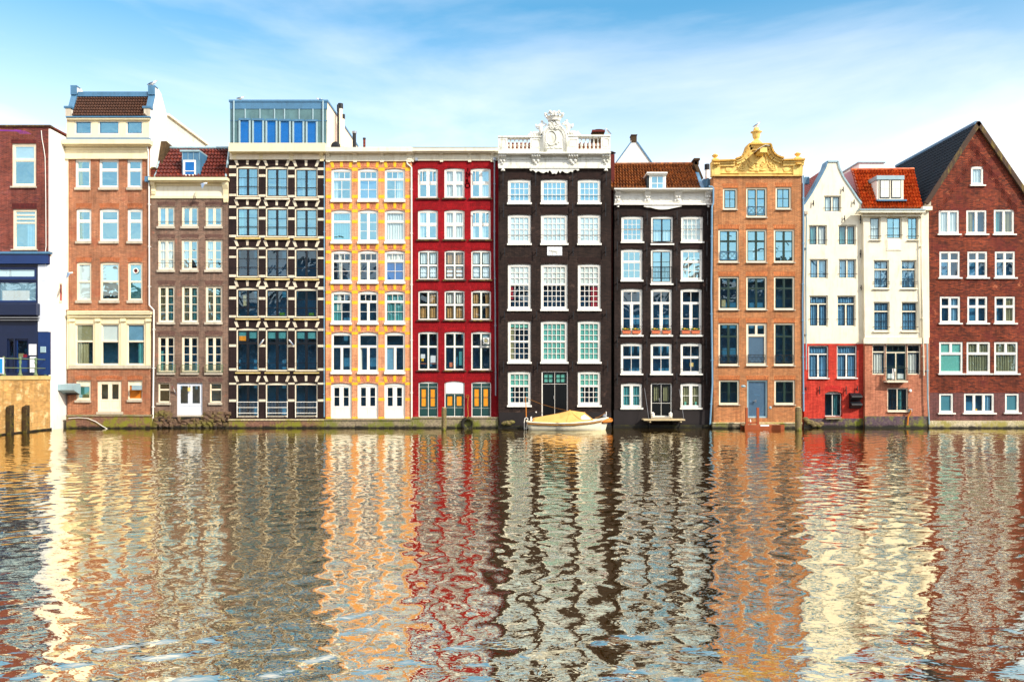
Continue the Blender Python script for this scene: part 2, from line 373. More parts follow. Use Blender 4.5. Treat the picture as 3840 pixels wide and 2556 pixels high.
# ------------------------------------------------------------------ houses
class House:
    def __init__(s,name,label,cat,x0,x1,yf,warp=None):
        s.yf=yf; s.warp=warp; s.label=label
        s.root=thing(name,label,cat,((wx(x0,yf)+wx(x1,yf))/2,yf,0)); s.panels=[]; s.x0=x0; s.x1=x1
    def P(s,c,X,Y,dy=0):
        px,py=cv(c,X,Y)
        if s.warp: py=s.warp(px,py)
        y=s.yf+dy
        return wx(px,y),wz(py,y)
    def pl(s,c,pts,dy=0): return [s.P(c,x,y,dy) for x,y in pts]
    def panel(s,name,mat,outline,depth=11,dy=0,intr=True):
        s.panels.append(dict(name=name,mat=mat,out=outline,holes=[],depth=depth,dy=dy,intr=intr))
    def hole(s,poly):
        cx=sum(p[0] for p in poly)/len(poly); cz=sum(p[1] for p in poly)/len(poly)
        for p in s.panels:
            o=p['out']; zs=[q[1] for q in o]; xs=[q[0] for q in o]
            if min(xs)<cx<max(xs) and min(zs)<cz<max(zs): p['holes'].append(poly); return
        print('NO PANEL',s.label,cx,cz)
    def finish(s):
        for p in s.panels:
            mb=MB(); y0=s.yf+p['dy']; y1=y0+p['depth']; out=p['out']; loops=[out]+p['holes']
            flat=[q for l in loops for q in l]
            tr=tessellate_polygon([[Vector((q[0],q[1],0)) for q in l] for l in loops])
            mb.add([(q[0],y0,q[1]) for q in flat],[tuple(t) for t in tr],p['mat'])
            n=len(out); mb.add([(q[0],y0,q[1]) for q in out]+[(q[0],y1,q[1]) for q in out],[(i,(i+1)%n,n+(i+1)%n,n+i) for i in range(n)],p['mat'])
            mb.add([(q[0],y1,q[1]) for q in out],[tuple(t) for t in tessellate_polygon([[Vector((q[0],q[1],0)) for q in out]])],p['mat'])
            for h in p['holes']:
                k=len(h); mb.add([(q[0],y0,q[1]) for q in h]+[(q[0],y0+.34,q[1]) for q in h],[(i,(i+1)%k,k+(i+1)%k,k+i) for i in range(k)],p['mat'])
            mb.build(p['name'],s.root)
            if p['holes'] and p['intr']:
                xs=[q[0] for q in out]; zs=[q[1] for h in p['holes'] for q in h]
                mb=MB(); ox=(min(xs)+max(xs))/2; za,zb_=min(q[1] for q in out),max(q[1] for q in out); oz=(za+zb_)/2; mb.prism([(ox+(q[0]-ox)*.955,oz+(q[1]-oz)*.975) for q in out],y0+(1.3 if p['depth']>1 else .42),y0+(1.35 if p['depth']>1 else .46),'interior')
                mb.build('room_wall',s.root)
    def part(s,name,fn,**k):
        mb=MB(); fn(mb); return mb.build(name,s.root,**k)
    def bx(s,name,mat,c,x0,y0,x1,y1,f=.1,b=.02,parent=None,bevel=0):
        """box given by its front rectangle; f metres proud, b metres into the wall"""
        a=s.P(c,x0,y0,-f); d=s.P(c,x1,y1,-f); mb=MB(); mb.box(a[0],d[0],s.yf-f,s.yf+b,a[1],d[1],mat)
        return mb.build(name,parent or s.root,bevel=bevel)
    def mbx(s,mb,mat,c,x0,y0,x1,y1,f=.1,b=.02):
        a=s.P(c,x0,y0,-f); d=s.P(c,x1,y1,-f); mb.box(a[0],d[0],s.yf-f,s.yf+b,a[1],d[1],mat)
    def lintel(s,c,x0,y0,x1,y1,mat,fan=.12,arch=0,blocks=None,bmat='band_stone',f=.004):
        """flat or segmental brick arch with splayed ends, with stone blocks if blocks"""
        (ax,az),(bx_,bz)=s.P(c,x0,y0),s.P(c,x1,y1); h=abs(az-bz); k=fan*h*2; N=12; w=bx_-ax
        def top(t,o=0): return (ax-k+(w+2*k)*t, az+o+arch*(1-(2*t-1)**2))
        def bot(t,o=0): return (ax+w*t, bz-o+arch*(1-(2*t-1)**2))
        mb=MB()
        def quad(t0,t1,m,ff,o=0):
            ts=[t0+(t1-t0)*i/N for i in range(N+1)]
            mb.prism([bot(t,o) for t in ts]+[top(t,o) for t in reversed(ts)],s.yf-ff,s.yf+.02,m)
        if blocks:
            quad(blocks[0],1-blocks[0],mat,f)
            quad(0,blocks[0],bmat,f+.014); quad(1-blocks[0],1,bmat,f+.014); quad(.5-blocks[1]/2,.5+blocks[1]/2,bmat,f+.014)
        else: quad(0,1,mat,f)
        return mb.build('lintel',s.root)
    def win(s,c,x0,y0,x1,y1,rows,fm='white',sm=None,fw=.08,mw=.1,sw=.045,m=.028,tw=.09,arch=0,sill=None,cur=(),name='window',
            rec=.07,glass='glass',noglass=False,rail=None,tilt=None,mm=None):
        (ax,az),(bx_,bz)=s.P(c,x0,y0),s.P(c,x1,y1); z1,z0=max(az,bz),min(az,bz); xa,xb=min(ax,bx_),max(ax,bx_)
        zs=z1-arch; N=8
        arc=[(xa+(xb-xa)*i/N, zs+arch*(1-(2*i/N-1)**2)) for i in range(N+1)] if arch else [(xa,z1),(xb,z1)]
        s.hole([(xa,z0),(xb,z0)]+list(reversed(arc)))
        y0_=s.yf+rec; sm=sm or fm; mm=mm or fm
        mb=MB()
        ix0,ix1,iz0,iz1=xa+fw,xb-fw,z0+fw,zs-fw
        e=.002
        mb.box(xa+e,ix0,y0_,y0_+.1,z0+e,zs-fw,fm); mb.box(ix1,xb-e,y0_,y0_+.1,z0+e,zs-fw,fm)
        mb.box(ix0,ix1,y0_+.002,y0_+.1,z0+e,iz0,fm)
        mb.prism([(xa+e,iz1),(xb-e,iz1)]+[(min(max(p[0],xa+e),xb-e),p[1]-e) for p in reversed(arc)],y0_+.001,y0_+.1,fm)
        Ht=iz1-iz0; z=iz1; tot=sum(r[0] for r in rows); H2=Ht-tw*(len(rows)-1); frs=[]
        for ri,r in enumerate(rows):
            fr,maj,sc,sr=r[:4]; h=H2*fr/tot; zt=z; zb=z-h
            mwv=r[4] if len(r)>4 else mw
            cw=((ix1-ix0)-mwv*(maj-1))/maj
            for k in range(maj):
                xl=ix0+k*(cw+mwv); xr=xl+cw
                if k: mb.box(xl-mwv,xl,y0_+.012,y0_+.09,zb,zt,mm)
                kind=r[5] if len(r)>5 else None
                if kind=='panel':
                    mb.box(xl,xr,y0_+.03,y0_+.07,zb,zt,sm); mb.box(xl+.07,xr-.07,y0_+.02,y0_+.04,zb+.07,zt-.07,sm)
                    continue
                if sw>0:
                    mb.box(xl,xl+sw,y0_+.022,y0_+.07,zb,zt,sm); mb.box(xr-sw,xr,y0_+.022,y0_+.07,zb,zt,sm)
                    mb.box(xl+sw,xr-sw,y0_+.022,y0_+.07,zt-sw,zt,sm); mb.box(xl+sw,xr-sw,y0_+.022,y0_+.07,zb,zb+sw,sm)
                a0,a1,b0,b1=xl+sw,xr-sw,zb+sw,zt-sw
                for q in range(1,sc): xx=a0+(a1-a0)*q/sc; mb.box(xx-m/2,xx+m/2,y0_+.032,y0_+.06,b0,b1,sm)
                for q in range(1,sr): zz=b0+(b1-b0)*q/sr; mb.box(a0,a1,y0_+.034,y0_+.058,zz-m/2,zz+m/2,sm)
            z=zb
            if ri<len(rows)-1: mb.box(ix0,ix1,y0_+.01,y0_+.092,z-tw,z,mm); z-=tw
        w=mb.build(name,s.root)
        if glass in('glass','glass_dark') and any(q_[1] in('blind','curtain_white','blind_green','curtain_olive','curtain_blue','blue_blind','blind_teal') and q_[0]!='item' and q_[3]-q_[2]>.9 and q_[5]-q_[4]>.9 for q_ in cur): glass='glass_pale'
        if not noglass:
            g=MB(); t=random.uniform(-.004,.004); u=random.uniform(-.006,.006)
            g.add([(ix0,y0_+.05+t,iz0),(ix1,y0_+.05-t,iz0),(ix1,y0_+.05-t+u,iz1),(ix0,y0_+.05+t+u,iz1)],[(0,1,2,3)],glass); g.build('pane',w,norm=False)
        if sill:
            sm_,sh,so=sill; q=MB(); q.box(xa-so,xb+so,s.yf-.11,s.yf+rec-.003,z0-sh,z0-.001,sm_)
            q.add([],[],sm_); q.build('sill',w)
        for cu in cur:
            kd,mt,u0,u1,v0,v1=cu
            X0=ix0+(ix1-ix0)*u0; X1=ix0+(ix1-ix0)*u1; Z1=iz1-Ht*v0; Z0=iz1-Ht*v1; q=MB(); yy=y0_+(.118 if kd=='drape' else .082)
            if kd=='drape':
                nn=max(6,int((X1-X0)/.022)); amp=.028; ph=random.random()*6
                pts=[(X0+(X1-X0)*i/nn, yy+amp*math.sin(ph+i*.9+.8*math.sin(i*.23))) for i in range(nn+1)]
                g2=random.uniform(-.04,.04) if (u1-u0)<.6 else 0
                vs=[(x,y,Z1) for x,y in pts]+[(x+g2,y,Z0) for x,y in pts]+[(x,y+.006,Z1) for x,y in pts]+[(x+g2,y+.006,Z0) for x,y in pts]
                W=nn+1
                q.add(vs,[(i,i+1,W+i+1,W+i) for i in range(nn)]+[(2*W+i+1,2*W+i,3*W+i,3*W+i+1) for i in range(nn)],mt); q.build('curtain',w)
            elif kd=='blind': q.box(X0,X1,yy,yy+.01,Z0,Z1,mt); q.build('blind',w)
            elif kd=='item': q.box(X0,X1,yy-.008,yy+.1,Z0,Z1,mt); q.build('window_display',w)
        if rail:
            q=MB(); yr=s.yf-.05
            for f_ in rail:
                zz=iz0+Ht*f_; q.tube([(xa-.03,yr,zz),(xb+.03,yr,zz)],.013,'iron',6)
                for xx in (xa-.03,xb+.03): q.tube([(xx,yr,zz),(xx,s.yf+.03,zz)],.013,'iron',6)
            q.build('guard_rail',w)
        return w
    def balcony_rail(s,c,x0,y0,x1,y1,w,mat='iron',scroll=False,out=.14,n=14):
        (ax,az),(bx_,bz)=s.P(c,x0,y0,-out),s.P(c,x1,y1,-out); q=MB(); y=s.yf-out
        for zz in (az,bz): q.tube([(ax,y,zz),(bx_,y,zz)],.016,mat,6)
        for xx in (ax,bx_):
            q.tube([(xx,y,az),(xx,y,bz)],.018,mat,6)
            for zz in (az,bz): q.tube([(xx,y,zz),(xx,s.yf+.06,zz)],.014,mat,6)
        if scroll:
            W=bx_-ax; Hh=az-bz
            for k in range(2):
                cx=ax+W*(.25+.5*k)
                for sg in (-1,1):
                    q.tube([(cx+sg*W*.22*math.cos(t),y,bz+Hh*(.5+.5*math.sin(t))) for t in [(-math.pi/2+math.pi*i/10) for i in range(11)]],.011,mat,5)
                    q.tube([(cx+sg*W*.2,y,az),(cx-sg*W*.2,y,bz)],.009,mat,5)
        else:
            for i in range(1,n): xx=ax+(bx_-ax)*i/n; q.tube([(xx,y,az),(xx,y,bz)],.009,mat,5)
        q.build('railing',w if w is not None else s.root)
    def downpipe(s,pts,r=.05,mat='pipe_grey',f=.12,brk=4):
        mb=MB(); P=[]
        for (c,X,Y) in pts: x,z=s.P(c,X,Y,-f); P.append((x,s.yf-f,max(z,-.05)))
        mb.tube(P,r,mat,10)
        a,b=P[0],P[-1]
        for i in range(1,len(P)):
            L_=abs(P[i][2]-P[i-1][2])
            for k in range(int(L_/2.2)):
                t=(k+.5)/max(1,int(L_/2.2)); x=P[i-1][0]+(P[i][0]-P[i-1][0])*t; z=P[i-1][2]+(P[i][2]-P[i-1][2])*t
                mb.box(x-r-.02,x+r+.02,s.yf-f-r-.006,s.yf+.01,z-.025,z+.025,mat)
        return mb.build('downpipe',s.root,smooth=False)
    def anchor(s,c,X,y0,y1,f=.16):
        (x,a),(_,b)=s.P(c,X,y0,-f),s.P(c,X,y1,-f); mb=MB()
        mb.box(x-.025,x+.025,s.yf-f,s.yf-f+.03,a,b,'iron'); mb.box(x-.02,x+.02,s.yf-f+.03,s.yf+.02,(a+b)/2-.03,(a+b)/2+.03,'iron')
        mb.box(x-.018,x+.018,s.yf-f-.03,s.yf-f,(a+b)/2-.12,(a+b)/2+.02,'iron')
        mb.build('wall_anchor',s.root)
    def console(s,c,x0,y0,x1,y1,mat,f=.3,ornate=False):
        (ax,az),(bx_,bz)=s.P(c,x0,y0,-f*.6),s.P(c,x1,y1,-f*.6); h=az-bz; mb=MB(); Y=s.yf
        prof=[(Y+.02,bz),(Y-f*.25,bz),(Y-f*.35,bz+h*.12),(Y-f*.3,bz+h*.35),(Y-f*.45,bz+h*.6),(Y-f*.85,bz+h*.78),(Y-f,bz+h*.86),(Y-f,az),(Y+.02,az)]
        mb.prismx(prof,ax,bx_,mat)
        if ornate:
            for k in range(4):
                xx=ax+(bx_-ax)*(k+.5)/4; mb.ball((xx,Y-f-.02,az-h*.08),(bx_-ax)*.14,mat,8)
            for k in (-1,1): mb.ball(((ax+bx_)/2+k*(bx_-ax)*.22,Y-f*.5,bz+h*.45),(bx_-ax)*.2,mat,8)
            mb.ball(((ax+bx_)/2,Y-f*.4,bz+h*.2),(bx_-ax)*.2,mat,8)
        else:
            for k in (-1,0,1): xx=(ax+bx_)/2+k*(bx_-ax)*.32; mb.box(xx-.03,xx+.03,Y-f*.35,Y,bz-.09,bz-.002,mat)
        mb.build('bracket',s.root)
def spiral(cx,cz,r0,r1,turns,a0,y,n=22,sg=1):
    return [(cx+(r0+(r1-r0)*i/n)*math.cos(a0+sg*turns*2*math.pi*i/n),y,cz+(r0+(r1-r0)*i/n)*math.sin(a0+sg*turns*2*math.pi*i/n)) for i in range(n+1)]
WAVE_S=.023; WAVE_M=.010; WAVE_L=.003; WBUMP=.0035; WIOR=2.2; WMIN=.74
SKYSAT=1.36; SKYHUE=.479; SKYVAL=1.75; CLOUDAMT=.28; CLOUDLOC=(2.1,1.,.3); CLOUDCOL=(15.,13.6,12.6,1); EXPO=.42
mkmoss('fender_wood',(60,46,30),(110,100,30),(14,12,10),.0)
# ================================================================== HOUSES
def outline(h,c,pts,zb=-.4,dy=0):
    """wall outline from drawing points along the top, closed down at the water"""
    p=h.pl(c,pts,dy); return [(p[0][0],zb)]+p+[(p[-1][0],zb)] if zb is not None else p

# ---------------------------------------------- dark brick building on the quay, its white flank facing the canal
h=House('brick_building','dark red brick building with blue shopfront and tall white side wall at the left edge','building',-260,186,-1.65); H1=h
zt=h.P(A,0,418)[1]; zf=h.P(R,0,944)[1]
XR=-27.9
h.panel('wall','brick_h1',[(-36,zf),(-36,zt),(XR-.1,zt),(XR-.1,zf)],depth=14)
h.panel('shop_wall','navy_dark',[(-36,3.1),(-36,zf-.003),(XR-.1,zf-.003),(XR-.1,3.1)],depth=14)
h.part('side_wall',lambda m:m.prismx([(-1.66,-.4),(-1.66,zt-.12),(-1.4,zt-.12),(12,zt-.14),(12,-.4)],XR-.099,XR,'wall_white'))
h.part('roof_coping',lambda m:(m.box(-36,XR+.04,-1.74,-1.4,zt,zt+.1,'sill_dark'),m.box(XR-.25,XR+.05,-1.4,12,zt-.02,zt+.08,'brick_h12')))
h.part('roof',lambda m:m.box(-36,XR-.25,-1.4,12,zt-.2,zt-.02,'dark_slate'))
h.win(A,105,565,322,948,[(.36,1,1,1),(.64,1,1,1)],'cream',fw=.12,sw=.06,tw=.08,sill=('sill_stone',.1,.04),cur=[('blind','blind',0,1,0,.36)])
h.win(A,113,1150,328,1508,[(.09,1,1,1),(.09,1,1,1),(.09,1,1,1),(.7,1,1,1)],'cream',fw=.13,sw=.03,tw=.05,sill=('sill_stone',.08,.06),cur=[('drape','curtain_blue',.55,1,.3,1)])
h.win(R,-150,740,-40,935,[(1,1,1,1)],'cream'); 
h.lintel(A,100,532,325,563,'sol_h1',.02); h.lintel(A,108,1098,328,1146,'sol_h1',.02)
# shopfront
h.bx('fascia','navy',R,-250,950,180,988,.22); h.bx('gutter','zinc',R,-250,943,186,951,.3)
h.part('pilaster',lambda m:(h.mbx(m,'door_white',R,142,992,181,1243,.06,-.001),h.mbx(m,'door_white',R,146,1051,181,1052.5,.075,-.06)))
h.win(R,-120,1000,136,1046,[(1,1,1,1)],'navy',fw=.12,glass='glass_pale',name='shop_window',cur=[('blind','blind',0,1,0,1)])  # no real blind: pale sheet paints the bright reflection in this pane
h.win(R,-160,1052,138,1132,[(1,2,1,1)],'navy',fw=.06,glass='glass_pale',name='shop_window',cur=[('blind','zinc_light',0,1,.0,1),('item','wall_white',.55,.9,.45,1)])  # pale blind sheet here is painted reflection of sky and house opposite
h.bx('awning_box','navy_dark',R,-250,1136,139,1183,.35,bevel=.05); h.bx('awning_rail','steel',R,-250,1188,140,1192,.3)
h.bx('awning_rail','steel',R,-250,1198,139,1201,.26)
h.win(R,26,1270,52,1398,[(.55,1,1,1),(.45,1,1,1,.1,'panel')],'navy_dark',fw=.05,name='shop_window',glass='glass_dark')
h.win(R,56,1270,106,1398,[(.6,1,1,1),(.4,1,1,1,.1,'panel')],'navy_dark',sm='navy',fw=.06,name='shop_door',glass='glass_dark',cur=[('item','curtain_olive',.1,.5,.42,.6),('item','red_part',.5,.9,.45,.6)])
h.bx('notice_board','paper',R,108,1290,135,1331,.05); h.bx('notice_board','paper',R,112,1337,134,1396,.05)
h.bx('letter_box','zinc_light',R,150,1299,171,1322,.08,bevel=.02)
h.bx('brick_pier','navy',R,143,1244,189,1404,.03)
h.part('cable',lambda m:m.tube([(h.P(A,x,y,-.05)[0],-1.7,h.P(A,x,y,-.05)[1]) for x,y in ((368,450),(374,520),(392,620),(402,690),(406,900),(408,1100),(410,1480),(404,1540),(406,1640),(418,2060))],.022,'white',6))
h.part('antenna',lambda m:[m.tube([(XR-3.4+.0*k,-1.9-k*.08,zt-.25-k*.05),(XR-1.6,-1.9-k*.08,zt-.3-k*.05)],.01,'purple_print',4) for k in range(3)]+[m.tube([(XR-1.9+k*.12,-2.1,zt-.28-.02*k),(XR-1.75+k*.12,-1.7,zt-.45)],.01,'purple_print',4) for k in range(6)])
def slit(m):
    y=lambda px:27.9*3000/(CX-px)-50
    a,b=y(219),y(232); m.box(XR-.02,XR+.04,a,b,wz(1133,a),wz(1059,a),'cream'); m.box(XR+.04,XR+.05,a+.12,b-.1,wz(1126,a),wz(1066,a),'red_part')
h.part('side_window',slit)
h.part('vent_duct',lambda m:m.prismx([(-.9,wz(1441,-.7)),(-.1,wz(1437,-.7)),(-.1,wz(1480,-.7)),(-.9,wz(1462,-.7))],XR+.002,XR+1.0,'zinc_light'))
h.part('duct_shade_sheet',lambda m:m.add([(XR+.15,-.905,wz(1462,-.7)+.02),(XR+.93,-.905,wz(1462,-.7)+.02),(XR+.93,-.12,wz(1480,-.7)-.006),(XR+.15,-.12,wz(1480,-.7)-.006)],[(0,1,2,3)],'iron'))  # black sheet on the underside paints the dark inside of the duct
h.finish()

# ---------------------------------------------- brown brick house with attic windows
h=House('brick_house','orange brown brick house with cream ground floor and three attic windows under brown tiles','house',245,562,0)
h.panel('wall','brick_h2',outline(h,R,[(247,525),(562,525)],zb=h.P(B,0,474)[1]+.003),depth=11)
h.panel('ground_floor_wall','ivory',[*h.pl(B,[(578,975),(578,474),(1302,474),(1302,975)])],depth=11)
h.panel('basement_wall','brick_h2',outline(h,B,[(583,975.2),(1302,975.2)]),depth=11)
h.panel('attic_wall','ivory',h.pl(A,[(596,530),(596,330),(1330,330),(1330,530)],0),depth=2.2)
h.bx('corner_strip','cream2',R,243,594,256,1161,.02)
for x0,x1 in ((678,805),(888,1052),(1135,1260)):
    h.win(A,x0-16,358,x1+16,488,[(1,1,1,1)],'cream',sm='zinc',fw=.1,sw=.05,rec=.03,name='attic_window')
h.part('entablature',lambda m:(h.mbx(m,'ivory',A,568,604,1322,692,.08),h.mbx(m,'ivory',A,575,676,1316,702,.13,-.0),h.mbx(m,'ivory',A,575,606,1318,618,.14,0)))
h.part('dentils',lambda m:[h.mbx(m,'ivory',A,585+k*14.4,584,593+k*14.4,603,.2) for k in range(50)])
h.part('cornice',lambda m:(h.mbx(m,'ivory',A,552,527,1330,568,.5),h.mbx(m,'ivory',A,562,568,1326,584,.34),h.mbx(m,'zinc',A,590,513,1326,526.5,.3)))
h.part('attic_cornice',lambda m:(h.mbx(m,'ivory',A,590,334,1330,352,.14),h.mbx(m,'zinc',A,586,322,1334,333,.2)))
# roof and its two white gable walls
def P3(c,X,Y,dy): a=h.P(c,X,Y,dy); return (a[0],h.yf+dy,a[1])
h.part('roof',lambda m:m.tiles(P3(A,648,322,-.1),P3(A,1312,322,-.1),P3(A,700,152,.75),P3(A,1335,152,.75),27,7,'tile_brown',.055,.09))
h.part('ridge',lambda m:m.box(P3(A,705,115,.8)[0],P3(A,1336,118,.8)[0],.62,1.1,h.P(A,0,155,.8)[1],h.P(A,0,113,.8)[1],'zinc'))
XG=-22.60; zb=h.P(A,0,330)[1]
gp=[(.02,zb-.12),(-.012,zb-.12),(-.012,h.P(A,0,245)[1]),(.22,h.P(A,0,238)[1]),(.62,h.P(A,0,128,.6)[1]),(.62,h.P(A,0,60,.6)[1]),(.95,h.P(A,0,60,.9)[1]),(1.5,wz(300+118*.42085,1.5)),(2.4,wz(300+318*.42085,2.4)),(2.4,zb-3.2),(.02,zb-3.2)]
for x0,x1 in ((XG-.36,XG),(wx(245+5,0)-.02,wx(245+5,0)+.3)):
    h.part('gable_wall',lambda m:m.prismx(gp,x0,x1,'wall_white'))
    h.part('gable_coping',lambda m:(m.box(x0-.04,x1+.04,.52,1.0,gp[5][1],gp[5][1]+.06,'zinc'),m.box(x0-.02,x1+.02,.5,.616,gp[4][1]-.05,gp[5][1],'zinc'),
        m.add([(x0-.02,.2,gp[3][1]),(x1+.02,.2,gp[3][1]),(x1+.02,.61,gp[4][1]+.02),(x0-.02,.61,gp[4][1]+.02),(x0-.02,.26,gp[3][1]-.05),(x1+.02,.26,gp[3][1]-.05),(x1+.02,.67,gp[4][1]-.05),(x0-.02,.67,gp[4][1]-.05)],[(0,1,2,3),(4,5,6,7),(0,1,5,4),(1,2,6,5),(2,3,7,6),(3,0,4,7)],'zinc'),
        m.box(x0-.08,x1+.06,-.16,.26,h.P(A,0,252,-.1)[1],h.P(A,0,234,-.1)[1],'zinc'),m.box(x0,x1,-.12,-.002,zb,h.P(A,0,254,-.1)[1],'sill_stone')))
# rear annexe seen over the low neighbour
za=wz(435,2.5)
h.part('annexe',lambda m:(m.box(-27,XG-.02,2.41,9.2,zb-3.5,za,'cream2'),m.box(-27,XG+.12,2.42,9.3,za+.002,za+.14,'cream')))
for k in range(4):
    h.part('annexe_window',lambda m:(m.box(XG-.03,XG+.02,2.7+k*1.5,4.0+k*1.5,za-2.6,za-.5,'white'),m.add([(XG+.024,2.78+k*1.5,za-2.5),(XG+.024,3.92+k*1.5,za-2.5),(XG+.024,3.92+k*1.5,za-.6),(XG+.024,2.78+k*1.5,za-.6)],[(0,1,2,3)],'clear_vinyl')))
h.part('chimney_stack',lambda m:m.prismx([(.9,10.5),(.9,h.P(A,0,760,.5)[1]),(1.5,h.P(A,0,520,.9)[1]),(2.5,h.P(A,0,520,.9)[1]-.1),(2.5,10.5)],XG+.01,XG+.36,'brick_chimney'))
st=[(.34,1,1,1),(.66,1,1,1)]
for x0,x1 in ((670,808),(882,1057),(1132,1267)):
    h.win(A,x0,708,x1,960,st,'white',fw=.09,sw=.05,sill=('sill_stone',.15,.0),cur=[('drape','curtain_olive',.12,.4,0,1)] if x0==670 else ())
for x0,x1 in ((678,814),(886,1060),(1134,1270)):
    h.win(A,x0,1146,x1,1437,st,'white',fw=.1,sw=.05,arch=.05,sill=('sill_stone',.15,.0),cur=[('drape','curtain_olive',.12,.4,0,1)] if x0==678 else ())
    h.lintel(A,x0+4,1104,x1-4,1140,'sol_h2',.1,arch=.05)
for x0,x1,cu in ((660,790,[('blind','curtain_white',0,1,0,1)]),(864,1032,[('blind','blind',0,1,0,.9)]),(1104,1232,[('blind','curtain_teal',0,1,0,1)])):
    w=h.win(B,x0,52,x1,384,[(.5,1,1,1),(.5,1,1,1)],'cream',fw=.1,sw=.03,tw=.05,arch=.04,sill=('sill_stone',.16,.02),cur=cu)
    h.lintel(B,x0+2,15,x1-2,46,'sol_h2',.1,arch=.04)
def fan(m):
    a=h.P(B,1170,127,0); m.tube([(a[0]+.15*math.cos(t),.06,a[1]+.15*math.sin(t)) for t in [i*math.pi/8 for i in range(16)]],.035,'white',8,closed=True); m.ball((a[0],.1,a[1]),.12,'chimney_red',10,(1,.3,1))
h.part('extractor_fan',fan)
# ground floor
for x0,x1,cu in ((648,808,[('blind','curtain_olive',0,1,0,.42),('drape','curtain_olive',.05,.7,.42,1)]),(870,1028,[('blind','blind',0,1,0,.42)]),(1093,1249,[('blind','curtain_blue',0,1,0,.42),('drape','curtain_teal',.6,.95,.42,1)])):
    h.win(B,x0,585,x1,940,[(.42,1,1,1),(.58,1,1,1)],'cream',fw=.06,sw=.03,tw=.05,cur=cu,glass='glass_dark')
for x0,x1 in ((598,640),(822,858),(1042,1078),(1262,1297)):
    h.part('pilaster',lambda m:(h.mbx(m,'ivory',B,x0,575,x1,942,.06),h.mbx(m,'ivory',B,x0-4,540,x1+4,566,.14)))
h.part('shop_cornice',lambda m:(h.mbx(m,'ivory',B,578,484,1305,502,.26),h.mbx(m,'ivory',B,584,502,1303,528,.14),h.mbx(m,'cream',B,580,478,1304,484,.3)))
h.bx('string_course','sill_stone',B,592,944,1300,970,.1)
# basement
h.win(B,655,1075,786,1245,[(.16,1,1,1,.1,'panel'),(.84,1,1,1)],'cream',fw=.09,sw=.05,sill=('sill_stone',.14,.02),cur=[('blind','blind_green',0,1,.2,.75)])
h.win(B,1103,1075,1230,1240,[(.16,1,1,1,.1,'panel'),(.84,1,1,1)],'cream',fw=.07,sw=.0,sill=('sill_stone',.14,.0),noglass=True,cur=[('blind','orange_board',0,1,.15,1)])
h.part('vent_cowl',lambda m:h.mbx(m,'zinc_light',B,1140,1116,1208,1156,.3,-.0))
h.win(B,840,1077,1050,1345,[(.66,2,1,1,.12),(.34,2,1,1,.12,'panel')],'cream',fw=.16,sw=.06,tw=.03,name='double_door',glass='glass_dark')
h.bx('door_step','sill_stone',B,832,1346,1056,1366,.15)
for x0,x1 in ((655,786),(838,1052),(1103,1230)): h.lintel(B,x0,1040,x1,1068,'sol_h2',.1,arch=.06)
h.part('plinth',lambda m:m.box(*[h.P(B,572,0,-.55)[0],h.P(B,1292,0,-.55)[0]],-.55,.01,-.4,h.P(B,0,1384,-.55)[1],'moss_brick'))
h.bx('plinth_coping','moss_stone',B,568,1373,1296,1384,.6,.0)
h.downpipe([(A,1308,585),(A,1322,640),(A,1322,860),(A,1328,920),(B,1291,100),(B,1291,424),(B,1330,466),(B,1330,800),(B,1322,1470)],.045,'white')
h.part('hopper',lambda m:h.mbx(m,'zinc',A,1288,858,1330,905,.32,0))
h.part('rope',lambda m:m.tube([P3(B,x,y,-.62) for x,y in ((590,1402),(680,1396),(760,1402),(830,1430),(880,1465),(930,1493))],.02,'white',6))
h.finish()

# ---------------------------------------------- grey-purple brick house with red roof
h=House('brick_house','low purple grey brick house with a blue zinc dormer in its dark red roof','house',563,857,.06)
h.panel('wall','brick_h3',outline(h,A,[(1338,1052),(2038,1052)]),depth=10)
h.panel('parapet','cream2',[*h.pl(A,[(1340,1051.8),(1340,880),(2034,880),(2034,1051.8)])],depth=.6)
h.part('cornice',lambda m:(h.mbx(m,'ivory',A,1320,866,2022,892,.5),h.mbx(m,'ivory',A,1336,892,2018,906,.38)))
h.part('dentils',lambda m:[h.mbx(m,'ivory',A,1388+k*12.6,911,1395+k*12.6,926,.18) for k in range(47)])
h.part('architrave',lambda m:(h.mbx(m,'ivory',A,1340,1032,2034,1054,.08),h.mbx(m,'ivory',A,1384,928,1984,938,.1)))
h.console(A,1342,908,1378,1000,'ivory',.3); h.console(A,1985,908,2030,1075,'ivory',.3)
h.part('roof',lambda m:m.tiles(P3(A,1385,864,0),P3(A,2008,864,0),P3(A,1462,612,2.0),P3(A,2036,612,2.0),20,8,'tile_red',.05,.08))
h.part('ridge',lambda m:m.tube([P3(A,1455,604,2.0),P3(A,2040,604,2.0)],.09,'zinc_light',8))
h.part('roof_verge',lambda m:(m.tube([P3(A,1380,862,0),P3(A,1455,606,2.0)],.07,'zinc_light',6),m.tube([P3(A,2012,862,0),P3(A,2044,606,2.0)],.07,'zinc_light',6)))
h.part('brick_stub',lambda m:(h.mbx(m,'brick_h12',A,2008,782,2038,866,-.1,.4),))
h.part('brick_stub',lambda m:(h.mbx(m,'brick_h12',A,1336,790,1376,862,-.05,.45),h.mbx(m,'sill_dark',A,1330,776,1380,789,-.02,.5)))
h.part('back_wall',lambda m:m.box(h.root.location.x-2.3,h.root.location.x+2.3,2.1,8,8,h.P(A,0,640,2)[1],'brick_h3'))
h.part('dormer',lambda m:m.box(h.P(A,1608,0,-.1)[0],h.P(A,1770,0,-.1)[0],h.yf+.12,h.yf+2.1,h.P(A,0,862,-.1)[1],h.P(A,0,630,-.1)[1],'zinc'))
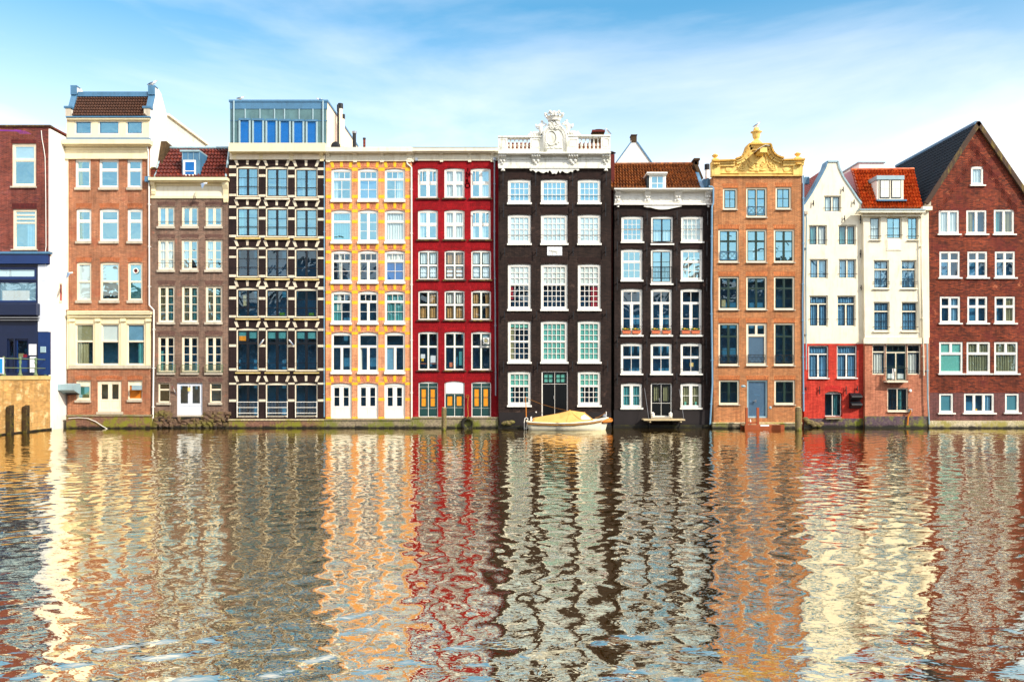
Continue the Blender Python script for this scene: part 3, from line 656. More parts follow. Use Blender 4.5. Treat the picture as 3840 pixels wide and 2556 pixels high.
h.part('dormer_cheek',lambda m:[m.box(h.P(A,1612+i*50,0,-.1)[0],h.P(A,1615+i*50,0,-.1)[0],h.yf+.09,h.yf+.12,h.P(A,0,705,-.1)[1],h.P(A,0,640,-.1)[1],'zinc_light') for i in range(4)]+[h.mbx(m,'zinc_light',A,1602,622,1776,638,-.05,2.1)])
def dorm(m):
    h.mbx(m,'white',A,1630,713,1742,856,-.04,.11); h.mbx(m,'blue_blind',A,1650,730,1730,840,-.03,.05); h.mbx(m,'white',A,1646,808,1734,814,-.01,.05)
h.part('dormer_window',dorm)
rows3=[('A',1125,1305,[(1,2,1,1)]),('M',898,1012,[(1,2,1,3)]),('B',258,572,[(1,2,1,4)]),('B',692,1005,[(1,2,1,4)])]
for ri,(cc,ya,yb,stl) in enumerate(rows3):
    for k in range(3):
        if cc=='A': xa,xb=((1405,1556),(1618,1768),(1830,1981))[k]; c=A
        elif cc=='M': xa,xb=((592,655),(680,743.5),(770,834))[k]; c=R
        else: xa,xb=((1365,1511),(1570,1716),(1776,1922))[k]; c=B
        cur=[]
        if ri==0: cur=[('drape','curtain_blue',.0,.5,0,1)] if k!=1 else []
        if ri==1: cur=[('drape','curtain_white',0,.5 if k else 1,0,1)]
        if ri==2: cur=[('drape','curtain_olive',.0,.35,0,1),('drape','curtain_teal',.6,1,0,1)]
        if ri==3: cur=[('drape','curtain_teal',.02,.2,.4,1)] if k==0 else []
        w=h.win(c,xa,ya,xb,yb,stl,'cream',fw=.08,mw=.07,sw=.045,m=.035,cur=cur,sill=('sill_stone',.14,.03),glass='glass' if ri<3 else 'glass_dark',rail=[.2] if ri<2 else None)
        s1={0:(1088,1118),1:(880,893),2:(216,250),3:(652,686)}[ri]
        h.lintel(c,xa+(3 if c is not R else 1),s1[0],xb-(3 if c is not R else 1),s1[1],'sol_h3',.2,arch=.05)
        if ri==3: h.balcony_rail(B,xa-4,940,xb+2,1000,w,'iron_green',out=.16,n=18)
h.win(B,1366,1095,1470,1265,[(.33,1,1,1),(.67,1,1,1)],'cream',fw=.05,sw=.03,tw=.04,sill=('sill_stone',.14,.06),glass='glass_dark',cur=[('blind','interior_brown',0,1,0,1)])
h.win(B,1812,1095,1918,1265,[(.33,1,1,1),(.67,1,1,1)],'cream',fw=.05,sw=.03,tw=.04,sill=('sill_stone',.14,.03),glass='glass_dark')
h.win(B,1528,1095,1750,1374,[(.72,2,1,1,.03),(.28,2,1,1,.03,'panel')],'door_white',fw=.07,sw=.12,tw=.02,name='double_door',glass='glass_dark')
for x0,x1 in ((1360,1474),(1530,1748),(1806,1922)): h.lintel(B,x0,1056,x1,1088,'sol_h3',.15,arch=.05)
h.part('door_lamp',lambda m:(m.ball(P3(B,1640,1125,-.15),.07,'steel',8),m.box(P3(B,1640,0,0)[0]-.05,P3(B,1640,0,0)[0]+.05,-.12,.06,h.P(B,0,1165)[1],h.P(B,0,1135)[1],'ochre')))
fl=thing('flag','small red, white and blue flag hanging left of the white double door','flag',P3(B,1500,1180,-.3))
fm_=MB(); fm_.tube([P3(B,1522,1180,0),P3(B,1485,1105,-.35)],.012,'steel',6); fm_.build('pole',fl)
fm_=MB()
for i_,mt_ in enumerate(('red_part','white','navy')):
    a_=P3(B,1484+i_*11,1104+i_*25,-.33+.1*i_); b_=P3(B,1495+i_*11,1129+i_*25,-.23+.1*i_)
    fm_.add([a_,b_,(b_[0]+.05,b_[1]+.04,b_[2]-.22),(a_[0]+.05,a_[1]+.04,a_[2]-.22)],[(0,1,2,3)],mt_)
fm_.build('cloth',fl,norm=False)
random.seed(3)
def stones(m):
    a=h.P(B,1335,0)[0]; b=h.P(B,1966,0)[0]
    m.box(a,b,-.1,.05,-.4,h.P(B,0,1392,-.3)[1],'moss_dark')
    for r in range(5):
        x=a; z0=-.05+r*.2
        while x<b:
            w=random.uniform(.22,.6); hh=random.uniform(.22,.34)
            if not(r>=3 and h.P(B,1525,0)[0]-.2<x+w/2<h.P(B,1755,0)[0]+.1):
                j=lambda k=.05:random.uniform(-k,k); X0,X1,Y0,Z0,Z1=x+.015,x+w-.015,-.2+.03*r+j(.05),z0+j(.04),z0+hh+j(.04)
                vv=[(X0+j(),Y0+j(),Z0+j()),(X1+j(),Y0+j(),Z0+j()),(X1+j(),.04,Z0+j()),(X0+j(),.04,Z0+j()),(X0+j(),Y0+j()+.03,Z1+j()),(X1+j(),Y0+j()+.03,Z1+j()),(X1+j(),.04,Z1+j()),(X0+j(),.04,Z1+j()),((X0+X1)/2,Y0-.07,(Z0+Z1)/2)]
                m.add(vv,[(0,3,2,1),(4,5,6,7),(0,1,8),(1,5,8),(5,4,8),(4,0,8),(1,2,6,5),(2,3,7,6),(3,0,4,7)],'rubble')
            x+=w
h.part('rubble_base',stones)
h.bx('door_step','sill_stone',B,1530,1376,1752,1387,.2)
h.finish()


# ---------------------------------------------- near-black house with cream bands
W4=lambda px,py: py-.028*(1220-px)*(HY-py)/800
def U4(px,py): return py
h=House('banded_house','near black brick house with cream stone bands and a zinc penthouse on its roof','house',858,1220,0,warp=lambda px,py: py-.024*max(0,(1205-px))*(HY-py)/800)
h.panel('wall','brick_h4',outline(h,R,[(858,597),(1219,597)],zb=h.P(Dd,0,1404)[1]-.4),depth=10.5)
cols=[(886,970),(996,1080),(1105,1191)]
# (top of frame, bottom of frame, sill bottom) in photograph rows
r4=[(628,742,753,'glass'),(778,891,903,'glass'),(929,1042,1052,'glass_dark'),(1080,1191,1204,'glass_dark'),(1230,1391,1402,'glass_dark'),(1433,1562,0,'glass_dark')]
for ri,(ya,yb,ys,gl) in enumerate(r4):
    for k,(xa,xb) in enumerate(cols):
        stl=[(1,2,1,3)] if ri<4 else ([(.32,2,1,1,.06),(.68,2,1,1,.06)] if ri==4 else [(1,2,1,1,.05)])
        cu=[]
        if ri in(0,): cu=[('drape','curtain_blue',.0,.3,.35,1)] if k==0 else []
        if ri==1 and k==0: cu=[('drape','curtain_teal',0,.25,0,1)]
        if ri==3: cu=[('item','curtain_olive',.25,.42,.2,.6)] if k==0 else [('item','leaf',.6,.85,.85,.95)]
        if ri==4: cu=[('blind','curtain_teal',0,1,0,.2)]+([('item','amber_glass',.02,.4,.14,.26)] if k==0 else [])
        w=h.win(R,xa,ya,xb,yb,stl,'cream',sm='black_sash',mm='black_sash',fw=.075,mw=.03,sw=.055,m=.03,tw=.05,arch=.09,cur=cu,glass=gl,rec=.06,
            rail=[.3] if ri<4 else ([.17] if ri==4 else None))
        if ys:
            h.bx('sill','coping' if ri in(1,2,3,4) else 'band_stone',R,xa-4,yb+4,xb+4,yb+9,.14)
        h.lintel(R,xa+1,ya-23,xb-1,ya-2,'sol_h4',.22,arch=.05,blocks=(.11,.1))
        if ri==5:
            def rails(m):
                for yy in (1258,1305,1352):
                    z=h.P(Dd,0,yy,-.1)[1]; m.tube([(h.P(R,xa+2,0,-.1)[0],-.1,z),(h.P(R,xb-2,0,-.1)[0],-.1,z)],.02,'white',6)
                for i in range(15):
                    x=h.P(R,xa+4+i*(xb-xa-8)/14,0,-.1)[0]; m.tube([(x,-.07,h.P(Dd,0,1385,-.1)[1]),(x,-.07,h.P(Dd,0,1262,-.1)[1])],.005,'steel',4)
                for xx in (xa+3,xb-3): x=h.P(R,xx,0,-.1)[0]; m.tube([(x,-.1,h.P(Dd,0,1390,-.1)[1]),(x,-.1,h.P(Dd,0,1250,-.1)[1])],.022,'white',6)
            q=MB(); rails(q); q.build('guard_rail',w)
bands=[(629,638),(659,668),(734,742),(778,786),(818,827),(886,894),(930,938),(964,971),(1033,1042),(1075,1086),(1116,1125),(1184,1192),(1231,1240),(1292,1301),(1380,1389),(1434,1441),(1496,1505)]
gaps=[(859,885.5),(970.5,995.5),(1080.5,1104.5),(1191.5,1218)]
for a,b in bands:
    for g0,g1 in gaps: h.bx('stone_band','band_stone',R,g0,a,g1,b,.022)
h.part('cornice',lambda m:(h.mbx(m,'ivory',R,857,545,1219,568,.55),h.mbx(m,'ivory',R,861,568,1219,572,.42),h.mbx(m,'cream',R,861,572,1219,598,.12)))
for X in (877,978,1092,1206): h.console(R,X-9,571,X+6,597,'ivory',.4)
def plinth(h,c,x0,x1,yt,mat,f=.3,cop=None,name='plinth'):
    a=h.P(R,x0,0,-f)[0]; b=h.P(R,x1,0,-f)[0]; z=h.P(c,0,yt,-f)[1]
    h.part(name,lambda m:m.box(a,b,h.yf-f,h.yf+.01,-.4,z,mat))
    if cop: h.part('plinth_coping',lambda m:m.box(a,b,h.yf-f-.05,h.yf+.005,z,z+.08,cop))
plinth(h,Dd,857,1215,1415,'moss_brick',.3,'moss_cream')
# zinc penthouse
yy=.9
def PP(X,Y,dy): a=(wx(C[0]+X*C[2],dy),dy,wz(C[1]+Y*C[2],dy)); return a
xl=PP(110,0,yy)[0]; xr=PP(1048,0,yy)[0]; ztp=PP(0,84,yy)[2]
ph=h.part('penthouse',lambda m:(m.box(xl,xr-.06,yy,yy+10,13,ztp-.01,'zinc_panel'),m.box(xr-.058,xr,yy+.02,yy+9.98,13,ztp-.015,'cream2')))
def sub(parent,name,fn):
    q=MB(); fn(q); return q.build(name,parent)
sub(ph,'roof_edge',lambda m:(m.box(xl-.06,xr+.05,yy-.07,yy+10.05,ztp-.009,ztp+.12,'zinc'),m.box(xl,xr,yy-.03,yy-.001,ztp-.45,ztp-.011,'zinc')))
for i,X in enumerate((258,400,540,636,778,910)):
    sub(ph,'standing_seam',lambda m:m.box(PP(X,0,yy)[0]-.035,PP(X,0,yy)[0]+.035,yy-.05,yy-.001,PP(0,265,yy)[2],ztp-.452,'zinc_light'))
sub(ph,'cladding_joint',lambda m:m.box(xl,xr,yy-.025,yy-.001,PP(0,268,yy)[2],PP(0,262,yy)[2],'zinc'))
for X in (150,1008): sub(ph,'downpipe',lambda m:m.tube([(PP(X,0,yy)[0],yy-.08,14),(PP(X,0,yy)[0],yy-.08,ztp+.05)],.05,'zinc_light',8))
for i in range(6):
    def pw(m):
        a=PP(200+i*129,0,yy)[0]; b=PP(313+i*129,0,yy)[0]; t=PP(0,266+i*2.5,yy)[2]
        m.box(a,a+.1,yy-.14,yy-.001,14.2,t,'zinc_light'); m.box(b-.1,b,yy-.14,yy-.001,14.2,t,'zinc_light'); m.box(a,b,yy-.16,yy-.001,t,t+.12,'zinc')
        m.box(a+.1,b-.1,yy-.06,yy-.001,14.2,t,'blue_blind'); m.add([(a+.1,yy-.08,14.2),(b-.1,yy-.08,14.2),(b-.1,yy-.08,t),(a+.1,yy-.08,t)],[(0,1,2,3)],'glass_blue')
    sub(ph,'penthouse_window',pw)
def flue(c,X,y0,y1,r,dy,mat='cream',cap='iron',nm='flue_pipe',hh=None):
    x,z0=wx(c[0]+X*c[2],dy),wz(c[1]+y0*c[2],dy); z1=wz(c[1]+y1*c[2],dy)
    h.part(nm,lambda m:(m.lathe(x,dy,[(r,z0),(r,z1)],mat,10),m.lathe(x,dy,[(r*1.25,z1-.02),(r*1.25,z1+(hh or .3)),(r*.6,z1+(hh or .3)+.01)],cap,10)))
flue(C,1174,520,145,.14,3.,hh=.3); flue(C,1200,520,245,.1,3.1,hh=.28)
flue(C,1152,520,170,.07,2.9,'iron',hh=.4)
x=wx(C[0]+1124*C[2],.2)
h.part('satellite_dish',lambda m:(m.ball((x,.3,wz(C[1]+510*C[2],.3)),.3,'iron',14,(1,.25,1)),m.tube([(x,.35,14.3),(x,.35,wz(C[1]+510*C[2],.3))],.03,'iron',6)))
h.finish()

# ---------------------------------------------- orange brick house with yellow bands
h=House('banded_house','orange brick house with bright yellow bands and white windows','house',1220,1546,.04)
h.panel('wall','brick_h5',outline(h,R,[(1221,603),(1545,603)],zb=h.P(Dd,0,1404)[1]-.4),depth=10.5)
cols=[(1242,1319),(1342,1418.5),(1442.5,1519)]
r5=[(631,750),(786,906),(938,1056),(1090,1209),(1244,1394)]
for ri,(ya,yb) in enumerate(r5):
    for k,(xa,xb) in enumerate(cols):
        gl='glass' if ri<2 else 'glass_dark'; cu=[]
        stl=[(.28,1,3,1),(.72,1,2,2)]
        if ri==0: cu=[('drape','curtain_white',0,.3,0,1)] if k!=2 else [('drape','curtain_white',.6,1,0,1)]
        if ri==0 and k==1: cu=[('blind','blue_blind',0,1,.28,1)]
        if ri==1: stl=[(.32,1,1,1),(.68,1,1,1)] if k!=1 else [(1,2,1,3)]; cu=[('drape','curtain_teal' if k==0 else 'curtain_white',0,1,0,1)] if k!=1 else []
        if ri==2: cu=[[('drape','curtain_white',.3,.5,0,1)],[('drape','curtain_olive',0,.1,0,1)],[('blind','blue_blind',0,1,.3,1),('drape','curtain_white',0,1,0,.28)]][k]
        if ri in(2,3) and k==1: stl=[(.28,1,3,1),(.72,2,1,2)]
        if ri==3: cu=[[('drape','curtain_teal',0,.45,.0,1),('drape','curtain_white',.2,.45,0,.6)],[],[('drape','curtain_teal',0,1,0,1)]][k]
        if ri==4: stl=[(.32,1,1,1),(.68,2,1,1)]; cu=[[],[('drape','curtain_white',0,.12,.35,1)],[('blind','curtain_blue',0,.45,.34,1)]][k]
        h.win(R,xa,ya,xb,yb,stl,'white',fw=.09,mw=.08,sw=.04,tw=.07,m=.03,arch=.1,cur=cu,glass=gl,sill=('white',.14,.02) )
        h.lintel(R,xa+1,ya-22,xb-1,ya-1,'sol_h5',.12,arch=.06,blocks=(.14,.13),bmat='band_yellow')
for k,(xa,xb) in enumerate(cols):
    h.win(R,xa-2,1435,xb,1568,[(.72,2,1,2,.05),(.28,2,1,1,.05,'panel')],'white',fw=.1,sw=.11,tw=.03,m=.04,arch=.09,name='double_door',glass='glass_dark')
    h.lintel(R,xa,1412,xb-1,1433,'sol_h5',.12,arch=.06,blocks=(.14,.13),bmat='band_yellow')
bands=[(629,641),(670,682),(731,743),(785,797),(825,837),(887,898),(939,950),(977,988),(1038,1050),(1089,1101),(1128,1140),(1190,1201),(1244,1254),(1292,1303),(1379,1389),(1433,1443),(1491,1502),(1562,1570)]
for a,b in bands:
    for g0,g1 in ((1222,1241.5),(1319.5,1341.5),(1419,1442),(1519.5,1544)): h.bx('stone_band','band_yellow',R,g0,a,g1,b,.006)
h.part('cornice',lambda m:(h.mbx(m,'cream2',R,1220,552,1546,568,.5),h.mbx(m,'cream2',R,1220,568,1546,573,.38),h.mbx(m,'cream2',R,1221,573,1545.5,604,.1)))
for X in (1229,1330,1431,1533): h.console(R,X-7,570,X+7,601,'cream2',.36)
plinth(h,Dd,1216,1545,1418,'moss_stone',.3,'moss_stone')
h.downpipe([(C,1018,660),(C,1018,1560),(Dd,912,600),(Dd,912,1390)],.03,'pipe_blue',f=.06)
flue(C,1308,525,385,.12,3.,'iron','steel',hh=.12); flue(C,1404,525,440,.08,2.,'brick_h12','iron',hh=.06)
h.finish()
# ---------------------------------------------- red house
h=House('red_house','bright red painted house with white cross windows and green doors at the waterline','house',1546,1866,.1)
h.panel('wall','brick_h6',outline(h,R,[(1547,602),(1880,602)]),depth=10.5)
cols=[(1567,1642),(1666,1742),(1765,1840)]
x6=[(1568.5,1643),(1667,1742),(1767,1841)]
r6=[(630,743),(786,898),(937,1048),(1087,1199),(1242,1387)]
O='item'
for ri,(ya,yb) in enumerate(r6):
    for k,(xa,xb) in enumerate(cols if ri<2 else x6):
        gl='glass' if ri<2 else 'glass_dark'; stl=[(.47,2,1,1),(.53,2,1,1)]; cu=[]; sm='white'
        ng=False
        if ri==0: cu=[[('drape','curtain_white',.9,1,0,.5)],[('drape','curtain_white',0,1,0,1)],[('drape','curtain_white',.55,1,0,1)]][k]
        if ri==1: cu=[[('drape','curtain_white',0,.3,0,1)],[('drape','curtain_white',0,1,0,1)],[('drape','curtain_gold',.6,.85,0,.45),('drape','curtain_white',.0,.2,.5,1),('drape','curtain_white',.6,.8,.5,1)]][k]
        if ri==2:
            sm='green_sash'; bl=[('item','paper',0.02,.98,.53+.1*i*1.5,.61+.1*i*1.5) for i in range(3)]
            cu=[('drape','curtain_gold' if k==1 else 'curtain_white',0,1,0,1)]+bl; stl=[(.5,2,1,1),(.5,2,1,1)]
        if ri==3:
            sm='green_sash'; cu=[[('drape','curtain_gold',.55,.98,0,1),('drape','curtain_gold',.02,.4,.5,1)],[('drape','curtain_white',0,.4,0,.45),('drape','curtain_white',.6,1,0,.45),('drape','curtain_gold',0,.42,.5,1),('drape','curtain_gold',.58,1,.5,1)],
               [('drape','curtain_gold',.0,.35,0,1),('drape','curtain_gold',.75,1,0,1)]][k]
        if ri==4:
            sm='green_sash'; stl=[(.36,2,1,1),(.64,2,1,1)]
            cu=[[('item','paper',.05,.3,.58,.7),('item','petal',.1,.22,.7,.78),('item','paper',.62,.94,.62,.82),('item','brick_h11',0,1,.84,.86)],[('item','curtain_teal',.75,.98,.5,.9),('item','terracotta',.2,.4,.82,.95)],[('item','zinc_light',.58,.98,.02,.33)]][k]
        w=h.win(R,xa,ya,xb,yb,stl,'white',sm=sm,fw=.08,mw=.1,tw=.11,sw=.05,arch=.07,cur=cu,glass=gl,sill=('sill_dark',.09,.1))
        h.lintel(R,xa+2,ya-24,xb-2,ya-3,'sol_h6',.12,arch=.05,f=.006)
        if ri<2 and (k==0 or k==2) and not (ri==1 and k==0):   # casements standing open; black sheets paint the shade of the room behind
            q=MB(); a=h.P(R,xa+7,ya+9); b=h.P(R,xb-7,(ya+yb)/2-4); mx=(a[0]+b[0])/2
            sides=(0,1) if k==0 else ((0,) if ri==0 else (0,1))
            for sd in sides:
                X0=a[0] if sd==0 else mx+.05; X1=mx-.05 if sd==0 else b[0]
                q.box(X0,X1,h.yf+.16,h.yf+.17,b[1],a[1],'iron')
                hx=X0 if sd==0 else X1; s_=1 if sd==0 else -1
                q.box(hx+s_*.17,hx+s_*.2,h.yf-.1,h.yf-.05,b[1]+.02,a[1]-.02,'white')
                q.prism([(hx+s_*.02,a[1]-.01),(hx+s_*.19,a[1]-.08),(hx+s_*.19,a[1]-.12),(hx+s_*.02,a[1]-.05)],h.yf-.09,h.yf-.05,'white')
            q.build('open_casement',w)
a=h.P(Fc,743,733,-.1)
h.part('air_conditioner',lambda m:(h.mbx(m,'white',Fc,718,705,770,760,.14,-.02),m.tube([(a[0]+.16*math.cos(t),-.06,a[1]+.16*math.sin(t)) for t in [i*math.pi/8 for i in range(16)]],.02,'pipe_grey',6,closed=True),m.ball((a[0],-.035,a[1]),.12,'curtain_olive',12,(1,.25,1))))
for (xa,ya,xb,yb) in ((160,1083,328,1392),(618,1083,787,1390)):
    w=h.win(Fc,xa,ya,xb,yb,[(.1,2,1,1,.03,'panel'),(.66,2,1,2),(.24,2,1,1,.03,'panel')],'white',sm='green_door',fw=.055,mw=.03,sw=.13,m=.04,tw=.012,arch=.07,name='double_door',glass='amber_glass')
    h.lintel(Fc,xa+4,ya-48,xb-4,ya-6,'sol_h6',.12,arch=.05,f=.006)
w=h.win(Fc,385,1079,558,1390,[(.32,1,1,1,.03,'panel'),(.42,2,1,1),(.26,2,1,1,.03,'panel')],'white',sm='green_door',fw=.055,mw=.03,sw=.12,tw=.012,arch=.12,name='double_door',glass='amber_glass')
q=MB(); a=h.P(Fc,389,1084); b=h.P(Fc,554,1186); q.box(a[0]+.05,b[0]-.05,h.yf+.05,h.yf+.1,b[1],a[1]-.08,'paper'); q.build('boarded_panel',w)
h.lintel(Fc,389,1030,554,1076,'sol_h6',.12,arch=.1,f=.006)
h.part('cornice',lambda m:(h.mbx(m,'cream2',R,1546,553,1867,566,.5),h.mbx(m,'cream2',R,1547,566,1868,572,.38),h.mbx(m,'cream2',R,1547,572,1868,602,.1),h.mbx(m,'zinc_light',R,1546,551,1867,553,.52)))
for X in (1544,1654,1760,1845): h.console(R,X-5,570,X+7,600,'cream2',.36)
plinth(h,Fc,1546,1868,1402,'moss_stone',.3,'moss_stone')
h.downpipe([(E,72,570),(E,76,600),(E,120,640),(E,122,1560),(Fc,100,500),(Fc,101,1408)],.05,'white')
h.downpipe([(E,992,560),(E,992,1560),(Fc,824,400),(Fc,828,1205)],.045,'pipe_grey')
h.part('hopper',lambda m:(h.mbx(m,'pipe_grey',E,160,535,186,566,.2,0),h.mbx(m,'pipe_grey',E,978,530,1008,566,.2,0)))
def mooring(m):
    p=h.P(Fc,584,1212,-.05); m.tube([(p[0]+.09*math.cos(t),.0,p[1]+.09*math.sin(t)) for t in [i*math.pi/6 for i in range(12)]],.02,'rope',6,closed=True)
h.part('mooring_ring',mooring)
# graffiti letters running down the wall
def letters(txt,xy,size,mat):
    cu=bpy.data.curves.new('t','FONT'); cu.body=txt; cu.size=size; cu.extrude=.003; cu.offset=.008; cu.align_x='CENTER'
    o=bpy.data.objects.new('t',cu); COL.objects.link(o); dg=bpy.context.evaluated_depsgraph_get(); me=bpy.data.meshes.new_from_object(o.evaluated_get(dg)); bpy.data.objects.remove(o)
    return [(v.co.x,v.co.y) for v in me.vertices],[tuple(p.vertices) for p in me.polygons],me
def graf(m):
    for ch,X,Y,s in (('I',712,680,.28),('N',712,728,.36),('T',706,762,.26),('R',706,800,.32),('O',709,855,.44)):
        vs,fs,me=letters(ch,0,s,None); p=h.P(E,X,Y)
        m.add([(p[0]+a,h.yf-.012,p[1]+b) for a,b in vs],fs,'graffiti')
h.part('graffiti',graf,norm=False)
h.finish()

# ---------------------------------------------- black house with white crest
h=House('black_house','wide black brick house under a white balustrade with a crowned coat of arms','house',1868,2295,-.35); H7=h
h.panel('wall','brick_h7',outline(h,R,[(1869,626),(2292,626)]),depth=11)
cols=[(1904.6,1991),(2028.5,2128.5),(2167,2252.5)]
for ri,(ya,yb,cc) in enumerate([(672,760,R),(803.6,912.5,R),(989,1159,R),(1202,1356,R),(1391,1518,R)]):
    for k,(xa,xb) in enumerate(cols):
        n=5 if k==1 else 4; cu=[]; gl='glass'
        if ri==0: stl=[(1,1,n,3)]; cu=[('drape','curtain_blue',.05,.95,0,1)]
        if ri==1: stl=[(1,1,n,4)]; cu=[('blind','blind',0,1,0,1)]
        if ri==2: stl=[(.44,1,n,3),(.56,1,n,4)]; cu=[('blind','blind',0,1,0,.44)]+([('item','red_part',.6,.95,.5,1)] if k==2 else [])+([('item','red_part',0,.18,.5,.8)] if k==0 else []); gl='glass_dark'
        if ri==3: stl=[(.5,1,n,3),(.5,1,n,3)]; gl='glass_dark'; cu=[('blind','blind_green',0,1,0,1)] if k else [('blind','blind_green',0,1,0,.12),('blind','curtain_olive',0,.22,.1,1)]
        if ri==4:
            if k==1: continue
            stl=[(.42,1,n,2),(.58,1,n,3)]; gl='glass_dark'; cu=[('blind','blind_green',0,1,0,.4),('drape','curtain_teal',0,.15,.4,1),('drape','curtain_teal',.85,1,.4,1)]
        h.win(R,xa,ya,xb,yb,stl,'white',fw=.12,sw=.045,tw=.03,m=.035,arch=.04,cur=cu,glass=gl,sill=('white',.12,.05),rail=[.26] if ri<2 else None)
        h.lintel(R,xa+2,ya-22,xb-2,ya-3,'sol_h7',.12,arch=.04,f=.01)
w=h.win(R,2031,1391,2130,1567,[(.26,2,2,2),(.74,2,1,1,.02,'panel')],'white',sm='black_door',fw=.07,mw=.02,sw=.1,tw=.02,m=.03,name='double_door',cur=[('blind','blind_green',0,1,0,.26)],glass='glass_dark')
q=MB(); p=h.P(Fc,1330,1220); q.box(p[0]-.02,p[0]+.02,h.yf+.02,h.yf+.08,p[1]-.1,p[1]+.1,'steel'); q.build('handle',w)
h.lintel(R,2033,1368,2128,1388,'sol_h7',.12,arch=.03,f=.01)
for c,X,a,b in [(E,1082,690,840),(E,1424,690,830),(E,1813,690,830),(E,2165,690,830),(E,1086,1010,1160),(E,1428,1010,1150),(E,1815,1010,1140),(E,2160,1010,1150),
   (E,1098,1480,1568),(E,1434,1480,1568),(E,1817,1470,1568),(E,2160,1465,1568),(Fc,903,480,545),(Fc,1181,478,545),(Fc,1499,478,545),(Fc,1785,465,535),
   (Fc,895,910,1010),(Fc,1188,915,1005),(Fc,1493,910,1000),(Fc,1795,905,1000)]: h.anchor(c,X,a,b,.22)
pq=h.bx('stone_plaque','paper',E,1545,1471,1702,1562,.05,bevel=.01)
def ox(m):
    p=h.P(E,1625,1518,0); y=h.yf-.06
    m.ball((p[0],y,p[1]+.03),.2,'white_stone',10,(1.1,.2,.5)); m.ball((p[0]-.26,y,p[1]+.06),.09,'white_stone',8,(1,.4,1))
    for dx in (-.16,-.1,.1,.17): m.box(p[0]+dx-.02,p[0]+dx+.02,y-.01,y+.02,p[1]-.2,p[1],'white_stone')
q=MB(); ox(q); q.build('relief_animal',pq)
# entablature
h.part('entablature',lambda m:(h.mbx(m,'white_stone',E,1030,515,2212,640,.12,.02),h.mbx(m,'white_stone',E,1032,620,2210,646,.18,-.0),h.mbx(m,'white_stone',E,1032,545,2210,553,.17,-.0)))
h.part('cornice',lambda m:(h.mbx(m,'white_stone',E,1030,474,2214,492,.5,.6),h.mbx(m,'white_stone',E,1032,492,2212,506,.36),h.mbx(m,'white_stone',E,1032,506,2212,516,.24)))
for x0,x1 in ((1038,1112),(1378,1475),(1762,1870),(2120,2200)): h.console(E,x0,512,x1,612,'white_stone',.34,ornate=True)
for X in (1081,2160):
    h.part('pendant',lambda m:(lambda p:m.lathe(p[0],h.yf-.1,[(.02,p[1]+.18),(.07,p[1]+.12),(.1,p[1]-.02),(.14,p[1]-.1),(.12,p[1]-.13)],'white_stone',10))(h.P(E,X,660)))
ap=[(670,1165),(1670,1165),(1665,1225),(1640,1240),(1600,1212),(1555,1225),(1540,1272),(1500,1250),(1440,1285),(1390,1278),(1340,1245),(1310,1250),(1300,1280),(1275,1275),(1255,1232),(1230,1270),(1215,1300),(1175,1290),(1130,1300),(1110,1260),(1080,1228),(1060,1245),(1050,1275),(1010,1255),(960,1285),(900,1272),(860,1245),(820,1255),(800,1280),(780,1250),(740,1222),(700,1240),(675,1225)]
h.part('scalloped_apron',lambda m:m.prism(h.pl(K,list(reversed(ap)),-.1),h.yf-.14,h.yf+.02,'white_stone'))
# balustrade
def kb(m,x0,y0,x1,y1,f0,f1): h.mbx(m,'white_stone',K,x0,y0,x1,y1,f0,f1)
h.part('parapet',lambda m:(kb(m,45,795,932,868,.0,.36),kb(m,40,533,935,560,.06,.42),kb(m,48,560,932,578,.01,.35),kb(m,45,578.2,228,795,.02,.36),kb(m,688,578.2,931,795,.02,.36)))
h.part('parapet',lambda m:(kb(m,1442,795,2295,868,.0,.36),kb(m,1438,510,2300,540,.06,.42),kb(m,1442,540,2292,562,.01,.35),
     kb(m,1443,562.2,1655,795,.02,.36),kb(m,2112,562.2,2295,795,.02,.36)))
for x0,x1,y0,y1 in ((75,200,600,760),(715,880,610,760),(1475,1630,600,750),(2145,2265,590,740)):
    def pn(m):
        P_=[(x0+15,y0),(x1-15,y0),(x1,y0+20),(x1,y1-20),(x1-15,y1),(x0+15,y1),(x0,y1-20),(x0,y0+20)]
        m.tube([(a,h.yf-.03,b) for a,b in h.pl(K,P_)],.018,'white_stone',6,closed=True)
    h.part('sunk_panel',pn)
def bal(cx,y0,y1):
    p=h.P(K,cx,y0,.15); q=h.P(K,cx,y1,.15); H_=p[1]-q[1]; z=q[1]
    h.part('baluster',lambda m:m.lathe(p[0],h.yf+.17,[(.085,z),(.085,z+.06*H_),(.05,z+.1*H_),(.055,z+.16*H_),(.1,z+.3*H_),(.085,z+.42*H_),(.04,z+.52*H_),(.035,z+.75*H_),(.055,z+.8*H_),(.04,z+.86*H_),(.08,z+.94*H_),(.08,z+H_)],'white_stone',10),smooth=True)
for i in range(5): bal(293+i*83,578,795)
bal(222,578,795)
for i in range(5): bal(1716+i*83,562,795)
